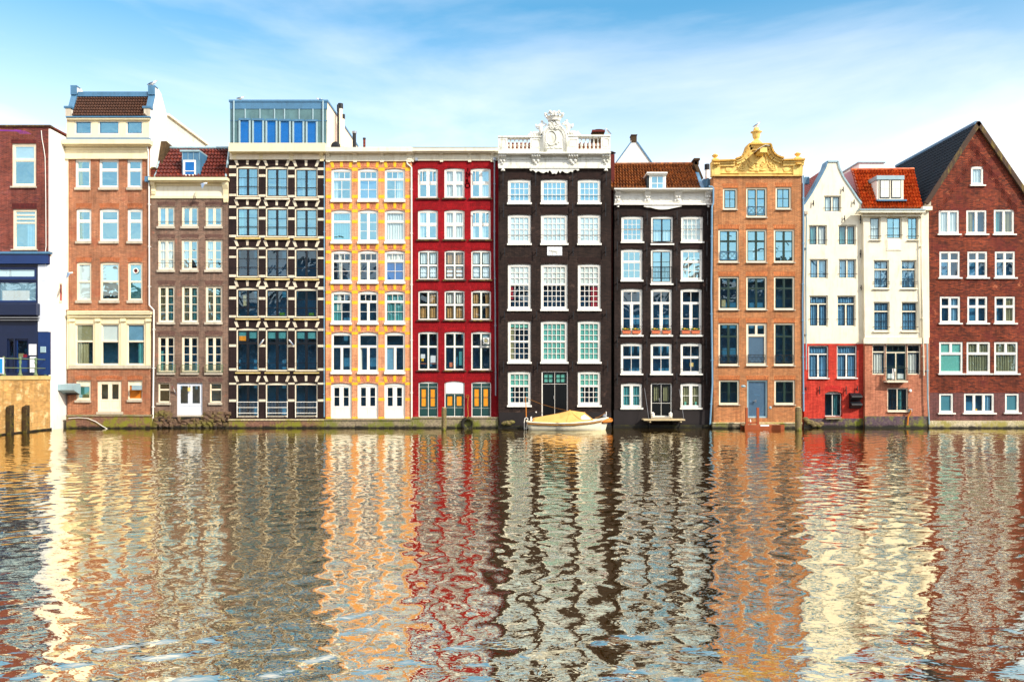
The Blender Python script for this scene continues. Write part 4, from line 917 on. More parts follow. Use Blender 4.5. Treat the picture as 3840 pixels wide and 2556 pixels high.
# crest
co_=[(932,868),(932,500),(945,455),(975,395),(1015,345),(1050,305),(1060,270),(1085,235),(1255,235),(1285,270),(1295,305),(1335,345),(1380,395),(1410,455),(1440,540),(1440,868)]
cr=h.part('crest',lambda m:m.prism(list(reversed(h.pl(K,co_,-.1))),h.yf-.14,h.yf+.34,'white_stone'))
def crest(m):
    y=h.yf-.16
    for k,r in ((0,.05),(38,.035),(66,.03)):
        P_=[(960+k*.8,860),(960+k*.8,520),(985+k*.7,440+k*.3),(1050+k*.6,360+k*.6),(1180,325+k),(1310-k*.6,360+k*.6),(1375-k*.7,440+k*.3),(1412-k*.8,540),(1412-k*.8,860)]
        m.tube([(a,y,b) for a,b in h.pl(K,P_,-.1)],r,'white_stone',8)
    c_=h.P(K,1108,580,-.1); m.tube([(c_[0]+.33*math.cos(t),y,c_[1]+.44*math.sin(t)) for t in [i*math.pi/14 for i in range(28)]],.05,'white_stone',8,closed=True)
    m.ball((c_[0],y+.03,c_[1]),.3,'white_stone',16,(1,.16,1.35))
    for X,sg in ((1120,1),(1210,-1)):
        p=h.P(K,X,378,-.1); m.tube(spiral(p[0],p[1],.13,.02,1.4,math.pi/2,y-.04,sg=sg),.035,'white_stone',8); m.ball((p[0],y-.06,p[1]),.05,'white_stone',8)
    for X,Y,r in ((1080,310,.12),(1240,300,.12),(1160,300,.1),(1120,260,.08),(1210,260,.08),(1165,345,.07),(1000,690,.08),(1215,690,.08),(1260,660,.06),(1020,730,.07)): p=h.P(K,X,Y,-.1); m.ball((p[0],y,p[1]),r,'white_stone',8,(1,.6,1))
    m.tube([(a,y,b) for a,b in h.pl(K,[(950,775),(1000,770),(1040,790),(1090,772),(1130,790),(1180,768),(1230,790),(1290,775),(1330,795)],-.1)],.035,'white_stone',6)
q=MB(); crest(q); q.build('carved_cartouche',cr,smooth=True)
def crown(m):
    p=h.P(K,1168,236,0); x=p[0]; z=lambda Y:h.P(K,0,Y,0)[1]; y=h.yf+.08; u=.00311
    m.lathe(x,y,[(125*u*.95,z(240)),(132*u*.95,z(225)),(122*u,z(218)),(150*u,z(165)),(158*u,z(158)),(150*u,z(150)),(130*u,z(160)),(110*u,z(225))],'white_stone',28,)
    for i in range(12):
        t=2*math.pi*i/12; hx=x+150*u*math.cos(t)*1.02; hy=y+150*u*math.sin(t)*1.02; tall=i%2==0
        zt_=z(95 if tall else 125); ox_=x+175*u*math.cos(t); oy=y+175*u*math.sin(t)
        m.tube([(hx,hy,z(158)),((hx+ox_)/2,(hy+oy)/2,z(140)),(ox_,oy,zt_)],[.045,.035,.03],'white_stone',6)
        m.ball((ox_,oy,zt_+.03),.085 if tall else .06,'white_stone',8)
        if tall: m.ball((ox_-.09*math.cos(t+1.57),oy-.09*math.sin(t+1.57),zt_-.06),.06,'white_stone',6); m.ball((ox_+.09*math.cos(t+1.57),oy+.09*math.sin(t+1.57),zt_-.06),.06,'white_stone',6)
    for dx,dz,r in ((0,50,.1),(-35,70,.09),(35,68,.09),(-20,100,.08),(22,98,.08),(-45,50,.06),(45,52,.06),(0,85,.1)): m.ball((x+dx*u,y,z(dz)),r,'white_stone',8)
    m.tube([(x,y,z(220)),(x,y,z(90))],.05,'white_stone',6)
q=MB(); crown(q); q.build('crown',cr,smooth=True)
for mir in (0,1):
    def fig(m):
        def q(X,Y,dy=0): X=2345-X if mir else X; p=h.P(K,X,Y-(12 if mir else 0),0); return (p[0],h.yf+.12+dy,p[1])
        V=[q(880,455),q(900,400,-.05),q(893,350,-.06),q(905,305,-.04),q(928,272),q(930,245,-.03),   # hips, waist, chest, shoulders, neck, head
           q(905,480),q(845,475),q(790,470),q(740,478),q(700,470),q(722,495),                       # thigh, tail
           q(865,318,-.03),q(830,350,-.1),q(815,318,-.05),q(806,290),                                # raised arm
           q(950,318,-.05),q(985,325,-.08),q(1010,300,-.05)]
        Ed=[(0,1),(1,2),(2,3),(3,4),(4,5),(0,6),(6,7),(7,8),(8,9),(9,10),(9,11),(3,12),(12,13),(13,14),(14,15),(3,16),(16,17),(17,18)]
        Rr=[.17,.14,.16,.15,.07,.115,.17,.15,.12,.09,.05,.06,.07,.055,.05,.035,.07,.05,.04]
        skin_add(m,V,Ed,Rr,'white_stone')
        m.tube([q(955,262,-.05),q(1025,302,-.05)],[.025,.045],'white_stone',6)
        m.tube([q(800,292),q(797,330,-.05),q(815,370,-.05),q(850,385)],.03,'white_stone',6)
        for X,Y,r in ((660,512,.09),(690,500,.1),(730,505,.1),(780,500,.11),(830,502,.1),(880,500,.1),(770,455,.08),(700,462,.08),(925,235,.09)): p=q(X,Y); m.ball(p,r,'white_stone',8)
    g=MB(); fig(g); g.build('carved_figure',cr,smooth=True)
# tiled roof and chimney behind the balustrade
h.part('roof',lambda m:m.tiles(P3(K,60,900,1.2),P3(K,2280,900,1.2),P3(K,60,672,3.2),P3(K,2280,672,3.2),26,6,'tile_orange',.04,.05))
h.part('chimney_stack',lambda m:(m.box(P3(K,1930,0,4)[0],P3(K,2150,0,4)[0],3.2,4.6,14,P3(K,0,500,4)[2],'brick_chimney'),m.box(P3(K,1915,0,4)[0],P3(K,2170,0,4)[0],3.1,4.7,P3(K,0,500,4)[2]+.001,P3(K,0,460,4)[2],'chimney_red'),
    m.lathe(P3(K,1990,0,4)[0],3.9,[(.14,P3(K,0,460,4)[2]),(.14,P3(K,0,418,4)[2])],'chimney_red',10),m.lathe(P3(K,2065,0,4)[0],3.9,[(.16,P3(K,0,460,4)[2]),(.16,P3(K,0,415,4)[2]),(.42,P3(K,0,412,4)[2]),(.1,P3(K,0,398,4)[2])],'chimney_red',12)))
for x0 in (1869,):
    h.part('plinth',lambda m:m.box(h.P(R,1868,0,-.2)[0],h.P(R,2294,0,-.2)[0],h.yf-.2,h.yf+.01,-.4,.18,'moss_dark'))
h.bx('base_render','plaster_black',Fc,856,1350,1224,1470,.03); h.bx('base_render','plaster_black',Fc,1455,1350,1826,1470,.03)
h.bx('door_step','plaster_black',Fc,1228,1401,1450,1470,.06)
h.part('weed_heap',lambda m:[m.ball(P3(Fc,900+i*13,1446-(i%3)*6,-.3),.14+.03*(i%2),'moss_wood',8,(1.3,.7,.7)) for i in range(6)])
h.finish()

# ---------------------------------------------- black house with orange tiled roof
h=House('black_house','narrower black brick house with one white dormer in its orange tiled roof','house',2303,2673,.12)
h.panel('wall','brick_h8',outline(h,G,[(178,915),(1212,915)]),depth=10)
h.panel('parapet','white',h.pl(G,[(180,914.5),(180,765),(1208,765),(1208,914.5)]),depth=.8)
h.part('roof',lambda m:m.tiles(P3(G,140,742,.1),P3(G,1082,742,.1),P3(G,140,500,3.),P3(G,1000,492,3.),29,8,'tile_orange',.06,.09))
h.part('ridge',lambda m:m.tube([P3(G,140,496,3.),P3(G,1000,488,3.)],.12,'tile_orange',8))
h.part('roof_verge',lambda m:m.add([P3(G,a,b,c_) for a,b,c_ in ((1080,740,.1),(1125,738,.1),(1030,482,3.),(1003,490,3.),(1080,752,.1),(1125,752,.1),(1030,494,3.),(1003,502,3.))],[(0,1,2,3),(7,6,5,4),(0,4,5,1),(1,5,6,2),(2,6,7,3),(3,7,4,0)],'zinc'))
h.part('chimney_stack',lambda m:(m.prism([P3(G,a,b,2.)[::2] for a,b in ((1110,645),(1040,470),(1020,470),(1010,500),(1075,655))],2.,2.5,'brick_chimney'),m.box(P3(G,1018,0,2)[0],P3(G,1062,0,2)[0],2.,2.6,P3(G,0,500,2)[2],P3(G,0,458,2)[2],'brick_chimney'),m.box(P3(G,1008,0,2)[0],P3(G,1070,0,2)[0],1.9,2.7,P3(G,0,457.5,2)[2],P3(G,0,437,2)[2],'brick_chimney')))
h.part('roof_gutter',lambda m:(m.box(P3(G,1112,0,.6)[0],P3(G,1196,0,.6)[0],.6,3,P3(G,0,745,.6)[2],P3(G,0,650,.6)[2],'zinc'),m.tube([P3(G,1160,640,.5),P3(G,1150,730,.5)],.08,'zinc',8)))
flue(G,1152,640,548,.14,4.,'white','iron',hh=.35)
h.part('dormer',lambda m:(m.box(P3(G,520,0,0)[0],P3(G,722,0,0)[0],.12+.02,2.3,P3(G,0,742,0)[2],P3(G,0,608,0)[2],'dark_slate'),))
def dm(m):
    h.mbx(m,'white',G,545,608,720,742,0.0,-.0+.05); h.mbx(m,'white',G,530,588,728,606,.1,1.8); h.mbx(m,'white',G,522,573,738,588,.2,2.2)
h.part('dormer_front',dm)
def dw(m):
    h.mbx(m,'white',G,562,614,694,742,.02,-.003); h.mbx(m,'curtain_blue',G,574,624,688,742,.03,-.021); h.mbx(m,'white',G,627,624,633,742,.045,-.031); h.mbx(m,'white',G,574,690,688,696,.04,-.031)
h.part('dormer_window',dw)
h.part('cornice',lambda m:(h.mbx(m,'white_stone',G,178,742,1216,757,.5),h.mbx(m,'white',G,182,757,1212,770,.36),h.mbx(m,'white',G,184,770,1210,780,.16)))
h.part('entablature',lambda m:(h.mbx(m,'white',G,178,902,1212,918,.2),h.mbx(m,'white',G,184,782,1208,790,.1)))
for a,b in ((270,480),(590,800),(900,1110)):
    h.part('relief_panel',lambda m:(m.tube([(p[0],h.yf-.02,p[1]) for p in h.pl(G,[(a,820),(b,820),(b,885),(a,885)])],.02,'white',6,closed=True),[m.tube(spiral(h.P(G,(a+b)/2+s_*35,852)[0],h.P(G,0,852)[1],.12,.02,1.2,0,h.yf-.02,sg=s_),.02,'white',6) for s_ in (-1,1)]))
for a,b in ((188,245),(500,560),(815,880),(1135,1200)): h.console(G,a,772,b,884,'white',.3,ornate=True)
for X in (215,1163):
    h.part('pendant',lambda m:(lambda p:(m.lathe(p[0],h.yf-.1,[(.05,p[1]+.1),(.16,p[1]),(.1,p[1]-.03),(.06,p[1]-.1),(.08,p[1]-.15)],'white',10)))(h.P(G,X,922)))
ap=[(488,917),(488,938),(520,946),(560,948),(610,962),(660,968),(700,968),(750,964),(800,952),(850,943),(884,936),(884,917)]
h.part('curved_apron',lambda m:m.prism(h.pl(G,ap,-.1),h.yf-.14,h.yf+.02,'white'))
rws=[(G,[(252,482),(565,795),(880,1110)],1035,1305),(R,[(2329,2409),(2441,2521),(2553,2634)],933,1050),(Hc,[(205,390),(463,645),(720,904)],280,682),(Hc,[(203,388),(461,645),(720,904)],750,1015),(Hc,[(205,388),(463,645),(720,902)],1096,1310)]
for ri,(c,cs,ya,yb) in enumerate(rws):
    for k,(xa,xb) in enumerate(cs):
        gl='glass'; cu=[]; sm='white'; yb_=yb; nm='window'; rl=None; fw=.11
        if ri==0: stl=[(1,1,4,4)]; rl=[.5]; cu=[('drape','curtain_white',0,1,0,1)] if k!=0 else []
        if ri==1: stl=[(.38,1,3,1),(.62,1,3,2)]; cu=[('drape','curtain_white',0,1,.2,1)] if k==2 else []
        if ri==0 and k==1: stl=[(1,2,1,2,.0)]; sm='black_sash'; yb_=1326; cu=[('drape','curtain_white',0,1,.5,1)]; rl=[.48,.02]
        if ri==1 and k==1: stl=[(1,2,1,3,.0)]; sm='black_sash'; yb_=1063; cu=[('blind','curtain_blue',0,.45,0,1)]
        if ri==2: stl=[(.28,1,2,1),(.72,2,1,2)]; gl='glass_dark'; rl=[.16]
        if ri==3: stl=[(.45,1,2,1),(.55,1,2,1)]; gl='glass_dark'; rl=[.1] if k!=1 else None; cu=[[],[],[('item','ochre',.45,.65,.65,.8)]][k]
        if ri==4: stl=[(1,2,1,2,.12)]; gl='glass_dark'; cu=[('drape','curtain_teal',0,1,0,1)] if k==0 else [('drape','curtain_olive',0,1,0,.9),('item','blind_green',.15,.25,.8,.98),('item','blind_green',.75,.85,.8,.98)]
        if ri==4 and k==1:
            w=h.win(Hc,xa,1098,xb,1389,[(.6,2,1,1,.02),(.4,2,1,1,.02,'panel')],'white',sm='black_door',fw=.07,sw=.12,tw=.02,name='double_door',glass='glass_dark',cur=[('drape','curtain_olive',.1,.42,0,.58),('drape','curtain_olive',.58,.9,0,.58)])
            q=MB(); p=h.P(Hc,540,1240); q.box(p[0]-.02,p[0]+.02,h.yf+.0,h.yf+.07,p[1]-.12,p[1]+.1,'steel'); q.box(p[0]-.12,p[0]+.02,h.yf-.02,h.yf,p[1]+.02,p[1]+.05,'steel'); q.build('handle',w)
        else:
            w=h.win(c,xa,ya,xb,yb_,stl,'white',sm=sm,fw=fw,mw=.1 if sm=='white' else .0,sw=.045,tw=.06,m=.03,arch=.05,cur=cu,glass=gl,sill=('white',.1,.05),rail=rl)
            if ri==1 and k==1: h.balcony_rail(Hc,466,92,642,188,w,n=14,out=.1)
        lc={0:(G,985,1030),1:(R,910,931),2:(Hc,240,274),3:(Hc,708,744),4:(Hc,1055,1090)}[ri]
        h.lintel(lc[0],xa+4 if c is not R else xa+2,lc[1],xb-4 if c is not R else xb-2,lc[2],'sol_h7',.12,arch=.04,f=.01)
for c,X,a,b in [(G,218,985,1130),(G,524,990,1130),(G,838,985,1120),(G,1158,985,1130),(G,210,1300,1460),(G,520,1310,1460),(G,836,1310,1450),(G,1150,1310,1450),(Hc,172,180,290),(Hc,428,180,300),(Hc,686,190,300),(Hc,946,190,300),
   (Hc,172,680,790),(Hc,428,690,790),(Hc,688,690,800),(Hc,942,700,800),(Hc,172,1010,1110),(Hc,430,1010,1110),(Hc,688,1010,1100),(Hc,946,1010,1110)]: h.anchor(c,X,a,b,.2)
h.part('plinth',lambda m:m.box(h.P(R,2300,0,-.16)[0],h.P(R,2668,0,-.16)[0],h.yf-.16,h.yf+.01,-.4,.2,'moss_dark'))
h.bx('base_render','plaster_black',Hc,142,1330,458,1470,.03); h.bx('base_render','plaster_black',Hc,650,1330,985,1470,.03)
h.bx('door_step','sill_stone',Hc,466,1391,650,1400,.2)
h.finish()
# the deck slung on wires below the door
t=thing('hanging_deck','narrow grey timber deck slung on two wires below the black double door','deck',(h.P(Hc,580,0)[0],.12,h.P(Hc,0,1420)[1]))
q=MB(); a=h.P(Hc,402,1410,-.9); b=h.P(Hc,760,1424,-.9)
for i in range(6): q.box(a[0],b[0],-.78+i*.15,-.64+i*.15,b[1]+.02,a[1],'deck_wood')
q.build('plank_deck',t)
for X in (445,708):
    q=MB(); q.box(P3(Hc,X,0,-.3)[0]-.04,P3(Hc,X,0,-.3)[0]+.04,-.74,.1,b[1]-.1,b[1]+.018,'deck_wood'); q.tube([(P3(Hc,X,0,-.3)[0],.09,b[1]-.55),(P3(Hc,X,0,-.3)[0],-.6,b[1]-.1)],.03,'iron',6); q.build('bracket',t)
for X0,Y0,X1 in ((408,1140,445),(708,1150,748)):
    q=MB(); q.tube([P3(Hc,X0,Y0,0),(P3(Hc,X1,0,-.7)[0],-.6,a[1])],.012,'steel',5); q.build('wire',t)
# white lidded jars either side of the door
for i,(X,lb) in enumerate(((478,'small white pot with a lid at the left foot of the black double door'),(632,'small white pot with a lid at the right foot of the black double door'))):
    p=P3(Hc,X,1384,-.1); t=thing('pot',lb,'pot',(p[0],-.05,h.P(Hc,0,1391)[1]+.0),'pots by the black door')
    z=h.P(Hc,0,1391)[1]; q=MB(); q.lathe(p[0],-.02,[(.09,z),(.12,z+.12),(.1,z+.2)],'white',12); q.build('body',t,smooth=False)
    q=MB(); q.lathe(p[0],-.02,[(.12,z+.201),(.13,z+.23),(.05,z+.3),(.03,z+.33)],'white',12); q.build('lid',t)
# flower boxes
pos=[(252,'left'),(339,'right'),(507,'left'),(599,'right'),(767,'left'),(851,'right')]; wn=['left','middle','right']
proto=None
for i,(X,sd) in enumerate(pos):
    p=h.P(Hc,X,670,-.1); lb='terracotta flower box, %s of two on the %s tall window of the narrower black house'%(sd,wn[i//2])
    lc=(p[0],h.yf-.06,p[1])
    if proto is None:
        t=thing('flower_box',lb,'flower box',lc,'flower boxes on tall windows'); proto=t
        q=MB(); x,y,z=lc; q.add([(x-.23,y-.06,z),(x+.23,y-.06,z),(x+.23,y+.06,z),(x-.23,y+.06,z),(x-.27,y-.08,z+.19),(x+.27,y-.08,z+.19),(x+.27,y+.08,z+.19),(x-.27,y+.08,z+.19)],[(0,3,2,1),(4,5,6,7),(0,1,5,4),(1,2,6,5),(2,3,7,6),(3,0,4,7)],'terracotta')
        q.box(x-.28,x+.28,y-.09,y+.09,z+.17,z+.2,'terracotta'); q.build('trough',t)
        q=MB(); rg=random.Random(5)
        for j in range(60):
            a,b,c_=x+rg.uniform(-.25,.25),y+rg.uniform(-.07,.07),z+.2+rg.uniform(0,.1); d=[rg.uniform(-.04,.04) for _ in range(6)]
            q.add([(a-.03,b,c_),(a+d[0],b-.03,c_+.02),(a+.03,b+d[1],c_+.05),(a+d[2],b+.02,c_+.07)],[(0,1,2,3)],'leaf')
        q.build('leaves',t,norm=False)
        q=MB()
        for j in range(9): q.ball((x+rg.uniform(-.22,.22),y+rg.uniform(-.07,.02),z+.28+rg.uniform(0,.05)),.028,'petal',6)
        q.build('blossom',t)
    else:
        t=proto.copy(); COL.objects.link(t); t.location=lc; t['label']=lb
        for ch in proto.children: c_=ch.copy(); COL.objects.link(c_); c_.parent=t
# ---------------------------------------------- brown-orange brick house with ochre gable
h=House('brick_house','orange brown brick house with a curved ochre gable, an urn and a hoist beam','house',2674,3012,-.3); H9=h
h.panel('wall','brick_h9',outline(h,R,[(2676,659),(3008,659)]),depth=11)
gs=[(2711,705,2766,786),(2798,703,2877,815),(2908.5,701,2968,785)]
cl=[(2694,2771),(2798,2876),(2902,2980)]
for k,(xa,ya,xb,yb) in enumerate(gs):
    w=h.win(R,xa,ya,xb,yb,[(1,2,1,3,.03)] if k==1 else [(1,1,2,2)],'cream',sm='green_sash',fw=.1,sw=.06,m=.04,cur=[],sill=('sill_stone',.05,.0))
    h.lintel(R,xa+0,ya-17,xb,ya-1,'sol_h9',.1)
    if k==1: h.balcony_rail(G,1578,935,1758,1012,w,'zinc',scroll=True,out=-.03)
for ri,(ya,yb,gl) in enumerate(((859,984,'glass'),(1036,1161,'glass_dark'),(1210.5,1370,'glass_dark'),(1424,1516,'glass_dark'))):
    for k,(xa,xb) in enumerate(cl):
        if ri==3 and k==1:
            w=h.win(Hc,1295,1070,1474,1398,[(1,1,1,1)],'zinc_light',sm='door_blue',fw=.1,sw=.0,name='door',glass='glass_pale',cur=[('blind','door_blue',0,1,0,1),('drape','curtain_blue',0,.25,.3,1)])
            q=MB(); p=h.P(Hc,1372,1250); q.box(p[0]-.02,p[0]+.02,h.yf+.0,h.yf+.08,p[1]-.12,p[1]+.08,'steel'); q.box(p[0]-.16,p[0]+.02,h.yf-.02,h.yf,p[1]-.02,p[1]+.02,'steel'); q.build('handle',w)
            h.lintel(Hc,1290,1032,1478,1064,'sol_h9',.1); continue
        stl=[(.34,2,1,1),(.66,2,1,2)] if ri<3 else [(1,2,1,2)]
        if ri==2: stl=[(.3,2,1,1),(.7,2,1,2)] if k!=1 else [(.27,2,1,1),(.73,1,1,1)]
        cu=[]
        if ri==0 and k==1: cu=[('item','paper',.36,.62,.58,.97),('item','purple_print',.38,.6,.56,.6),('item','purple_print',.36,.64,.88,.94)]
        if ri==1: cu=[('item','curtain_olive',.12,.35,.72,.95)] if k==0 else []
        if ri==2 and k==1: cu=[('blind','door_blue',0,1,.28,1)]
        o=0 if ri<1 else (0.5 if ri<3 else 2)
        w=h.win(R,xa+o,ya,xb+o,yb,stl,'cream',sm='green_sash' if not(ri==2 and k==1) else 'cream',mm='green_sash' if not(ri==2 and k==1) else 'cream',fw=.1 if ri else .1,sw=.05,mw=.04,tw=.02 if not(ri==2 and k==1) else .05,m=.03,cur=cu,glass=gl,sill=('sill_stone',.05,.02))
        h.lintel(R,xa+o,ya-17.5,xb+o,ya-1,'sol_h9',.1)
        if ri==0 and k==0: h.balcony_rail(G,1288,1412,1466,1492,w,'zinc',scroll=True,out=-.03)
        if ri==2: h.balcony_rail(Hc,(1062,1304,1540)[k],(855,852,855)[k],(1210,1450,1694)[k],918,w,'iron',scroll=True,out=-.02)
# ochre gable
go=[(62,1360),(62,1050),(570,1035),(595,1000),(690,970),(760,930),(815,860),(860,770),(895,665),(1385,665),(1405,760),(1450,850),(1510,915),(1590,955),(1690,985),(1695,1030),(2175,1018),(2160,1340)]
h.panel('gable','ochre',list(h.pl(L,go)),depth=.5,dy=-.06)
top=go[1:3]+go[3:9]; 
def cop(m):
    for seg in (go[1:3],go[3:9],go[8:10],go[9:15],go[15:17]):
        P_=h.pl(L,seg); 
        for i in range(len(P_)-1):
            a,b=Vector(P_[i]),Vector(P_[i+1]); d=(b-a).normalized(); n=Vector((-d.y,d.x)); n=n if n.y>0 or abs(n.y)<.01 else -n
            if abs(n.y)<.02: n=Vector((-1,0)) if i<3 else Vector((1,0))
            for t0,t1,f in ((-.02,.07,.34),(-.14,-.021,.2),(-.3,-.141,.12)):
                m.add([(p.x+n.x*t,y,p.y+n.y*t) for p in (a-d*.01,b+d*.01) for t in (t0,t1) for y in (h.yf-.06-f,h.yf+.46)],[(0,1,3,2),(4,6,7,5),(0,2,6,4),(1,5,7,3),(0,4,5,1),(2,3,7,6)],'ochre_dark' if f>.3 else 'ochre')
h.part('gable_coping',cop)
def gbase(m):
    h.mbx(m,'ochre',L,60,1290,2165,1300,.14); h.mbx(m,'ochre',L,60,1340,2165,1362,.14)
    for i in range(30): h.mbx(m,'ochre',L,690+i*29,1306,704+i*29,1338,.12)
    for x0,x1 in ((62,255),(1955,2160)): h.mbx(m,'ochre',L,x0,1090,x1,1340,.16)
h.part('gable_base',gbase)
for x0,x1 in ((85,225),(2010,2140)): h.console(L,x0,1090,x1,1160,'ochre',.36,ornate=True)
def scr(m):
    y=h.yf-.08
    def T(P_,r): m.tube([(a,y,b) for a,b in h.pl(L,P_)],r,'ochre',8)
    for s_ in (1,-1):
        X=lambda v:1105+s_*(v-1105)
        for cx,cy,r in ((985,1110,.17),(750,1150,.2),(800,1070,.09),(1060,1215,.12)):
            p=h.P(L,X(cx),cy); m.tube(spiral(p[0],p[1],r,.02,1.5,math.pi*.5,y,sg=s_),.035,'ochre',8); m.ball((p[0],y,p[1]),.045,'ochre',8)
        T([(X(1090),1250),(X(1010),1200),(X(920),1150),(X(880),1060),(X(890),950),(X(930),880),(X(990),840)],.04)
        T([(X(1080),1240),(X(960),1245),(X(900),1220)],.045); T([(X(655),1150),(X(680),1220),(X(730),1245),(X(810),1220)],.05)
        T([(X(850),1090),(X(830),1160),(X(780),1200)],.035); p=h.P(L,X(430),1220); m.ball((p[0],y+.02,p[1]),.22,'ochre',10,(1,.25,.9))
        T([(X(380),1180),(X(400),1260),(X(470),1270),(X(500),1190)],.03)
    for cx,cy,r in ((1105,1010,.12),(1105,1075,.1),(1105,1150,.12),(1105,1240,.14),(1105,1190,.1)): p=h.P(L,cx,cy); m.ball((p[0],y,p[1]),r,'ochre',8,(1,.5,1))
    p=h.P(L,1020,920); m.tube([(p[0]+.3*math.cos(t),y,p[1]+.42*math.sin(t)) for t in [i*math.pi/10 for i in range(20)]],.05,'ochre',8,closed=True)
h.part('scroll_carving',scr,smooth=True)
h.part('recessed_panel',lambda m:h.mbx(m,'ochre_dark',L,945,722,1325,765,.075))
def beam(m):
    a=h.P(L,1040,770,-.1); b=h.P(L,1270,870,-.1); y0=h.yf-1.0; 
    m.box(a[0]+.1,b[0]-.08,y0,h.yf,b[1]-.1,a[1]-.04,'ochre'); m.prism([(a[0]-.05,a[1]-.16),(a[0]-.05,a[1]-.2),(a[0]+.4,a[1]+.05),(b[0]+.02,a[1]+.0),(b[0]+.06,a[1]+.04),(a[0]+.4,a[1]+.1)],y0-.08,h.yf,'sill_stone')
    m.tube([((a[0]+b[0])/2+.1,y0+.2,b[1]-.1),((a[0]+b[0])/2+.1,y0+.2,b[1]-.3),((a[0]+b[0])/2+.04,y0+.2,b[1]-.34)],.022,'iron',6)
h.part('hoist_beam',beam)
def urn(m,c,X,pr,sc=1.):
    p0=h.P(c,X,0,.0); m.lathe(p0[0],h.yf+.16,[(r*.0027*sc,h.P(c,0,Y)[1]) for r,Y in pr],'ochre',18)
h.part('urn',lambda m:(urn(m,L,1110,[(150,640),(146,615),(125,570),(80,540),(55,515),(50,490),(75,465),(78,440),(88,400),(92,350),(130,332),(130,322),(70,318),(60,290),(66,285),(62,262),(55,258),(62,240),(58,230),(15,228)]),[m.tube([(P3(L,1110,0,0)[0]+.0027*80*math.cos(t),h.yf+.16+.0027*80*math.sin(t),h.P(L,0,545)[1]),(P3(L,1110,0,0)[0]+.0027*150*math.cos(t),h.yf+.16+.0027*150*math.sin(t),h.P(L,0,630)[1])],.04,'ochre',6) for t in [i*math.pi/9 for i in range(18)]]),smooth=True)
for X,o in ((148,0),(2075,-35)):
    h.part('finial',lambda m:(h.mbx(m,'ochre',L,X-68,955+o,X+72,1045+o,-.0,.34),urn(m,L,X,[(30,955+o),(28,930+o),(72,882+o),(76,870+o),(50,862+o),(45,845+o),(10,828+o)])),smooth=False)
plinth(h,Hc,2672,3008,1448,'moss_stone',.25,'moss_cream')
h.downpipe([(G,1170,728),(G,1205,728),(G,1218,745),(G,1218,900),(G,1203,940),(G,1200,1560),(Hc,985,300),(Hc,995,1100),(Hc,975,1455)],.055,'pipe_blue',f=.05)
h.downpipe([(G,2163,612),(G,2163,1560),(Hc,1775,400),(Hc,1784,1340)],.05,'pipe_blue',f=.05)
h.part('wall_lamp',lambda m:(m.ball(P3(Hc,1262,1125,-.5),.12,'zinc_light',10,(1.3,1,.7)),m.ball(P3(Hc,1495,1310,-.45),.1,'zinc_light',10)))
h.finish()

# ---------------------------------------------- cream house with neck gable over red brick
h=House('cream_house','cream plastered house with a steep white neck gable above a painted red lower storey','house',3013,3243,.1)
zs=h.P(J,0,706)[1]
gt=[(92,850),(165,740),(215,650),(265,560),(300,490),(318,434),(422,434),(436,495),(480,590),(555,700),(620,800),(660,850)]
h.panel('wall','cream2',[*h.pl(I,gt+[(660,1000)]),(h.P(J,645,0)[0],zs+.003),(h.P(J,90,0)[0],zs+.003)],depth=.7)
h.panel('lower_wall','brick_h10',outline(h,J,[(88,706),(646,706)]),depth=9)
h.part('house_body',lambda m:m.box(h.P(J,92,0)[0],h.P(J,642,0)[0],.81,9,zs+.05,h.P(I,0,852)[1],'cream2'))
ap_=P3(I,372,404,.8); le=P3(I,95,850,.8); re=P3(I,655,850,.8)
def rf(m):
    y1=11.; m.tiles((le[0]-.1,y1,le[2]),(le[0]-.1,.75,le[2]),(ap_[0],y1,ap_[2]-.32),(ap_[0],.75,ap_[2]-.32),30,12,'tile_dark_red',.03,.04)
    m.tiles((re[0]+.1,.75,re[2]),(re[0]+.1,y1,re[2]),(ap_[0],.75,ap_[2]-.32),(ap_[0],y1,ap_[2]-.32),30,12,'tile_dark_red',.03,.04)
h.part('roof',rf)
def gc(m):
    P_=h.pl(I,gt); 
    for i in range(len(P_)-1):
        a,b=Vector(P_[i]),Vector(P_[i+1]); d=(b-a).normalized(); n=Vector((-d.y,d.x)); n=n if n.y>=0 else -n
        m.add([(p.x+n.x*t,y,p.y+n.y*t) for p in (a-d*.005,b+d*.005) for t in (-.05,.05) for y in (h.yf-.06,h.yf+.66)],[(0,1,3,2),(4,6,7,5),(0,2,6,4),(1,5,7,3),(0,4,5,1),(2,3,7,6)],'zinc' if i<5 else 'zinc_light')
h.part('gable_coping',gc)
def cas(c,x0,y0,x1,y1,kw={},cur='curtain_teal',stl=None,fm='cream2',frac=(0,1),gl='glass_dark',rail=[.22],sill=None,cu=None):
    return h.win(c,x0,y0,x1,y1,stl or [(1,2,1,1,.09)],fm,sm='black_sash',fw=.07,mw=.09,sw=.035,tw=.07,m=.03,cur=cu if cu is not None else [('drape',cur,0,1,0,1)],glass=gl,rail=rail,sill=sill,rec=.08,**kw)
cas(I,288,768,452,928,gl='glass',cu=[('drape','curtain_white',0,1,0,1)])
cas(I,138,1055,316,1254,cu=[('drape','curtain_teal',0,.45,0,1),('drape','curtain_white',.5,1,0,1)]); cas(I,428,1055,600,1254)
cas(R,3036,971,3104,1045,cur='curtain_blue'); cas(R,3145,971,3211,1045,cur='curtain_blue')
t2=[(.24,1,1,1),(.76,2,1,1)]
cas(J,135,264,306,550,stl=t2,cur='curtain_blue'); cas(J,390,264,560,550,stl=t2,cur='curtain_blue')
cas(J,127,722,312,1022,stl=t2,cur='curtain_blue',fm='white',sill=('white',.05,.02)); cas(J,388,722,572,1020,stl=t2,cur='curtain_blue',fm='white',sill=('white',.05,.02))
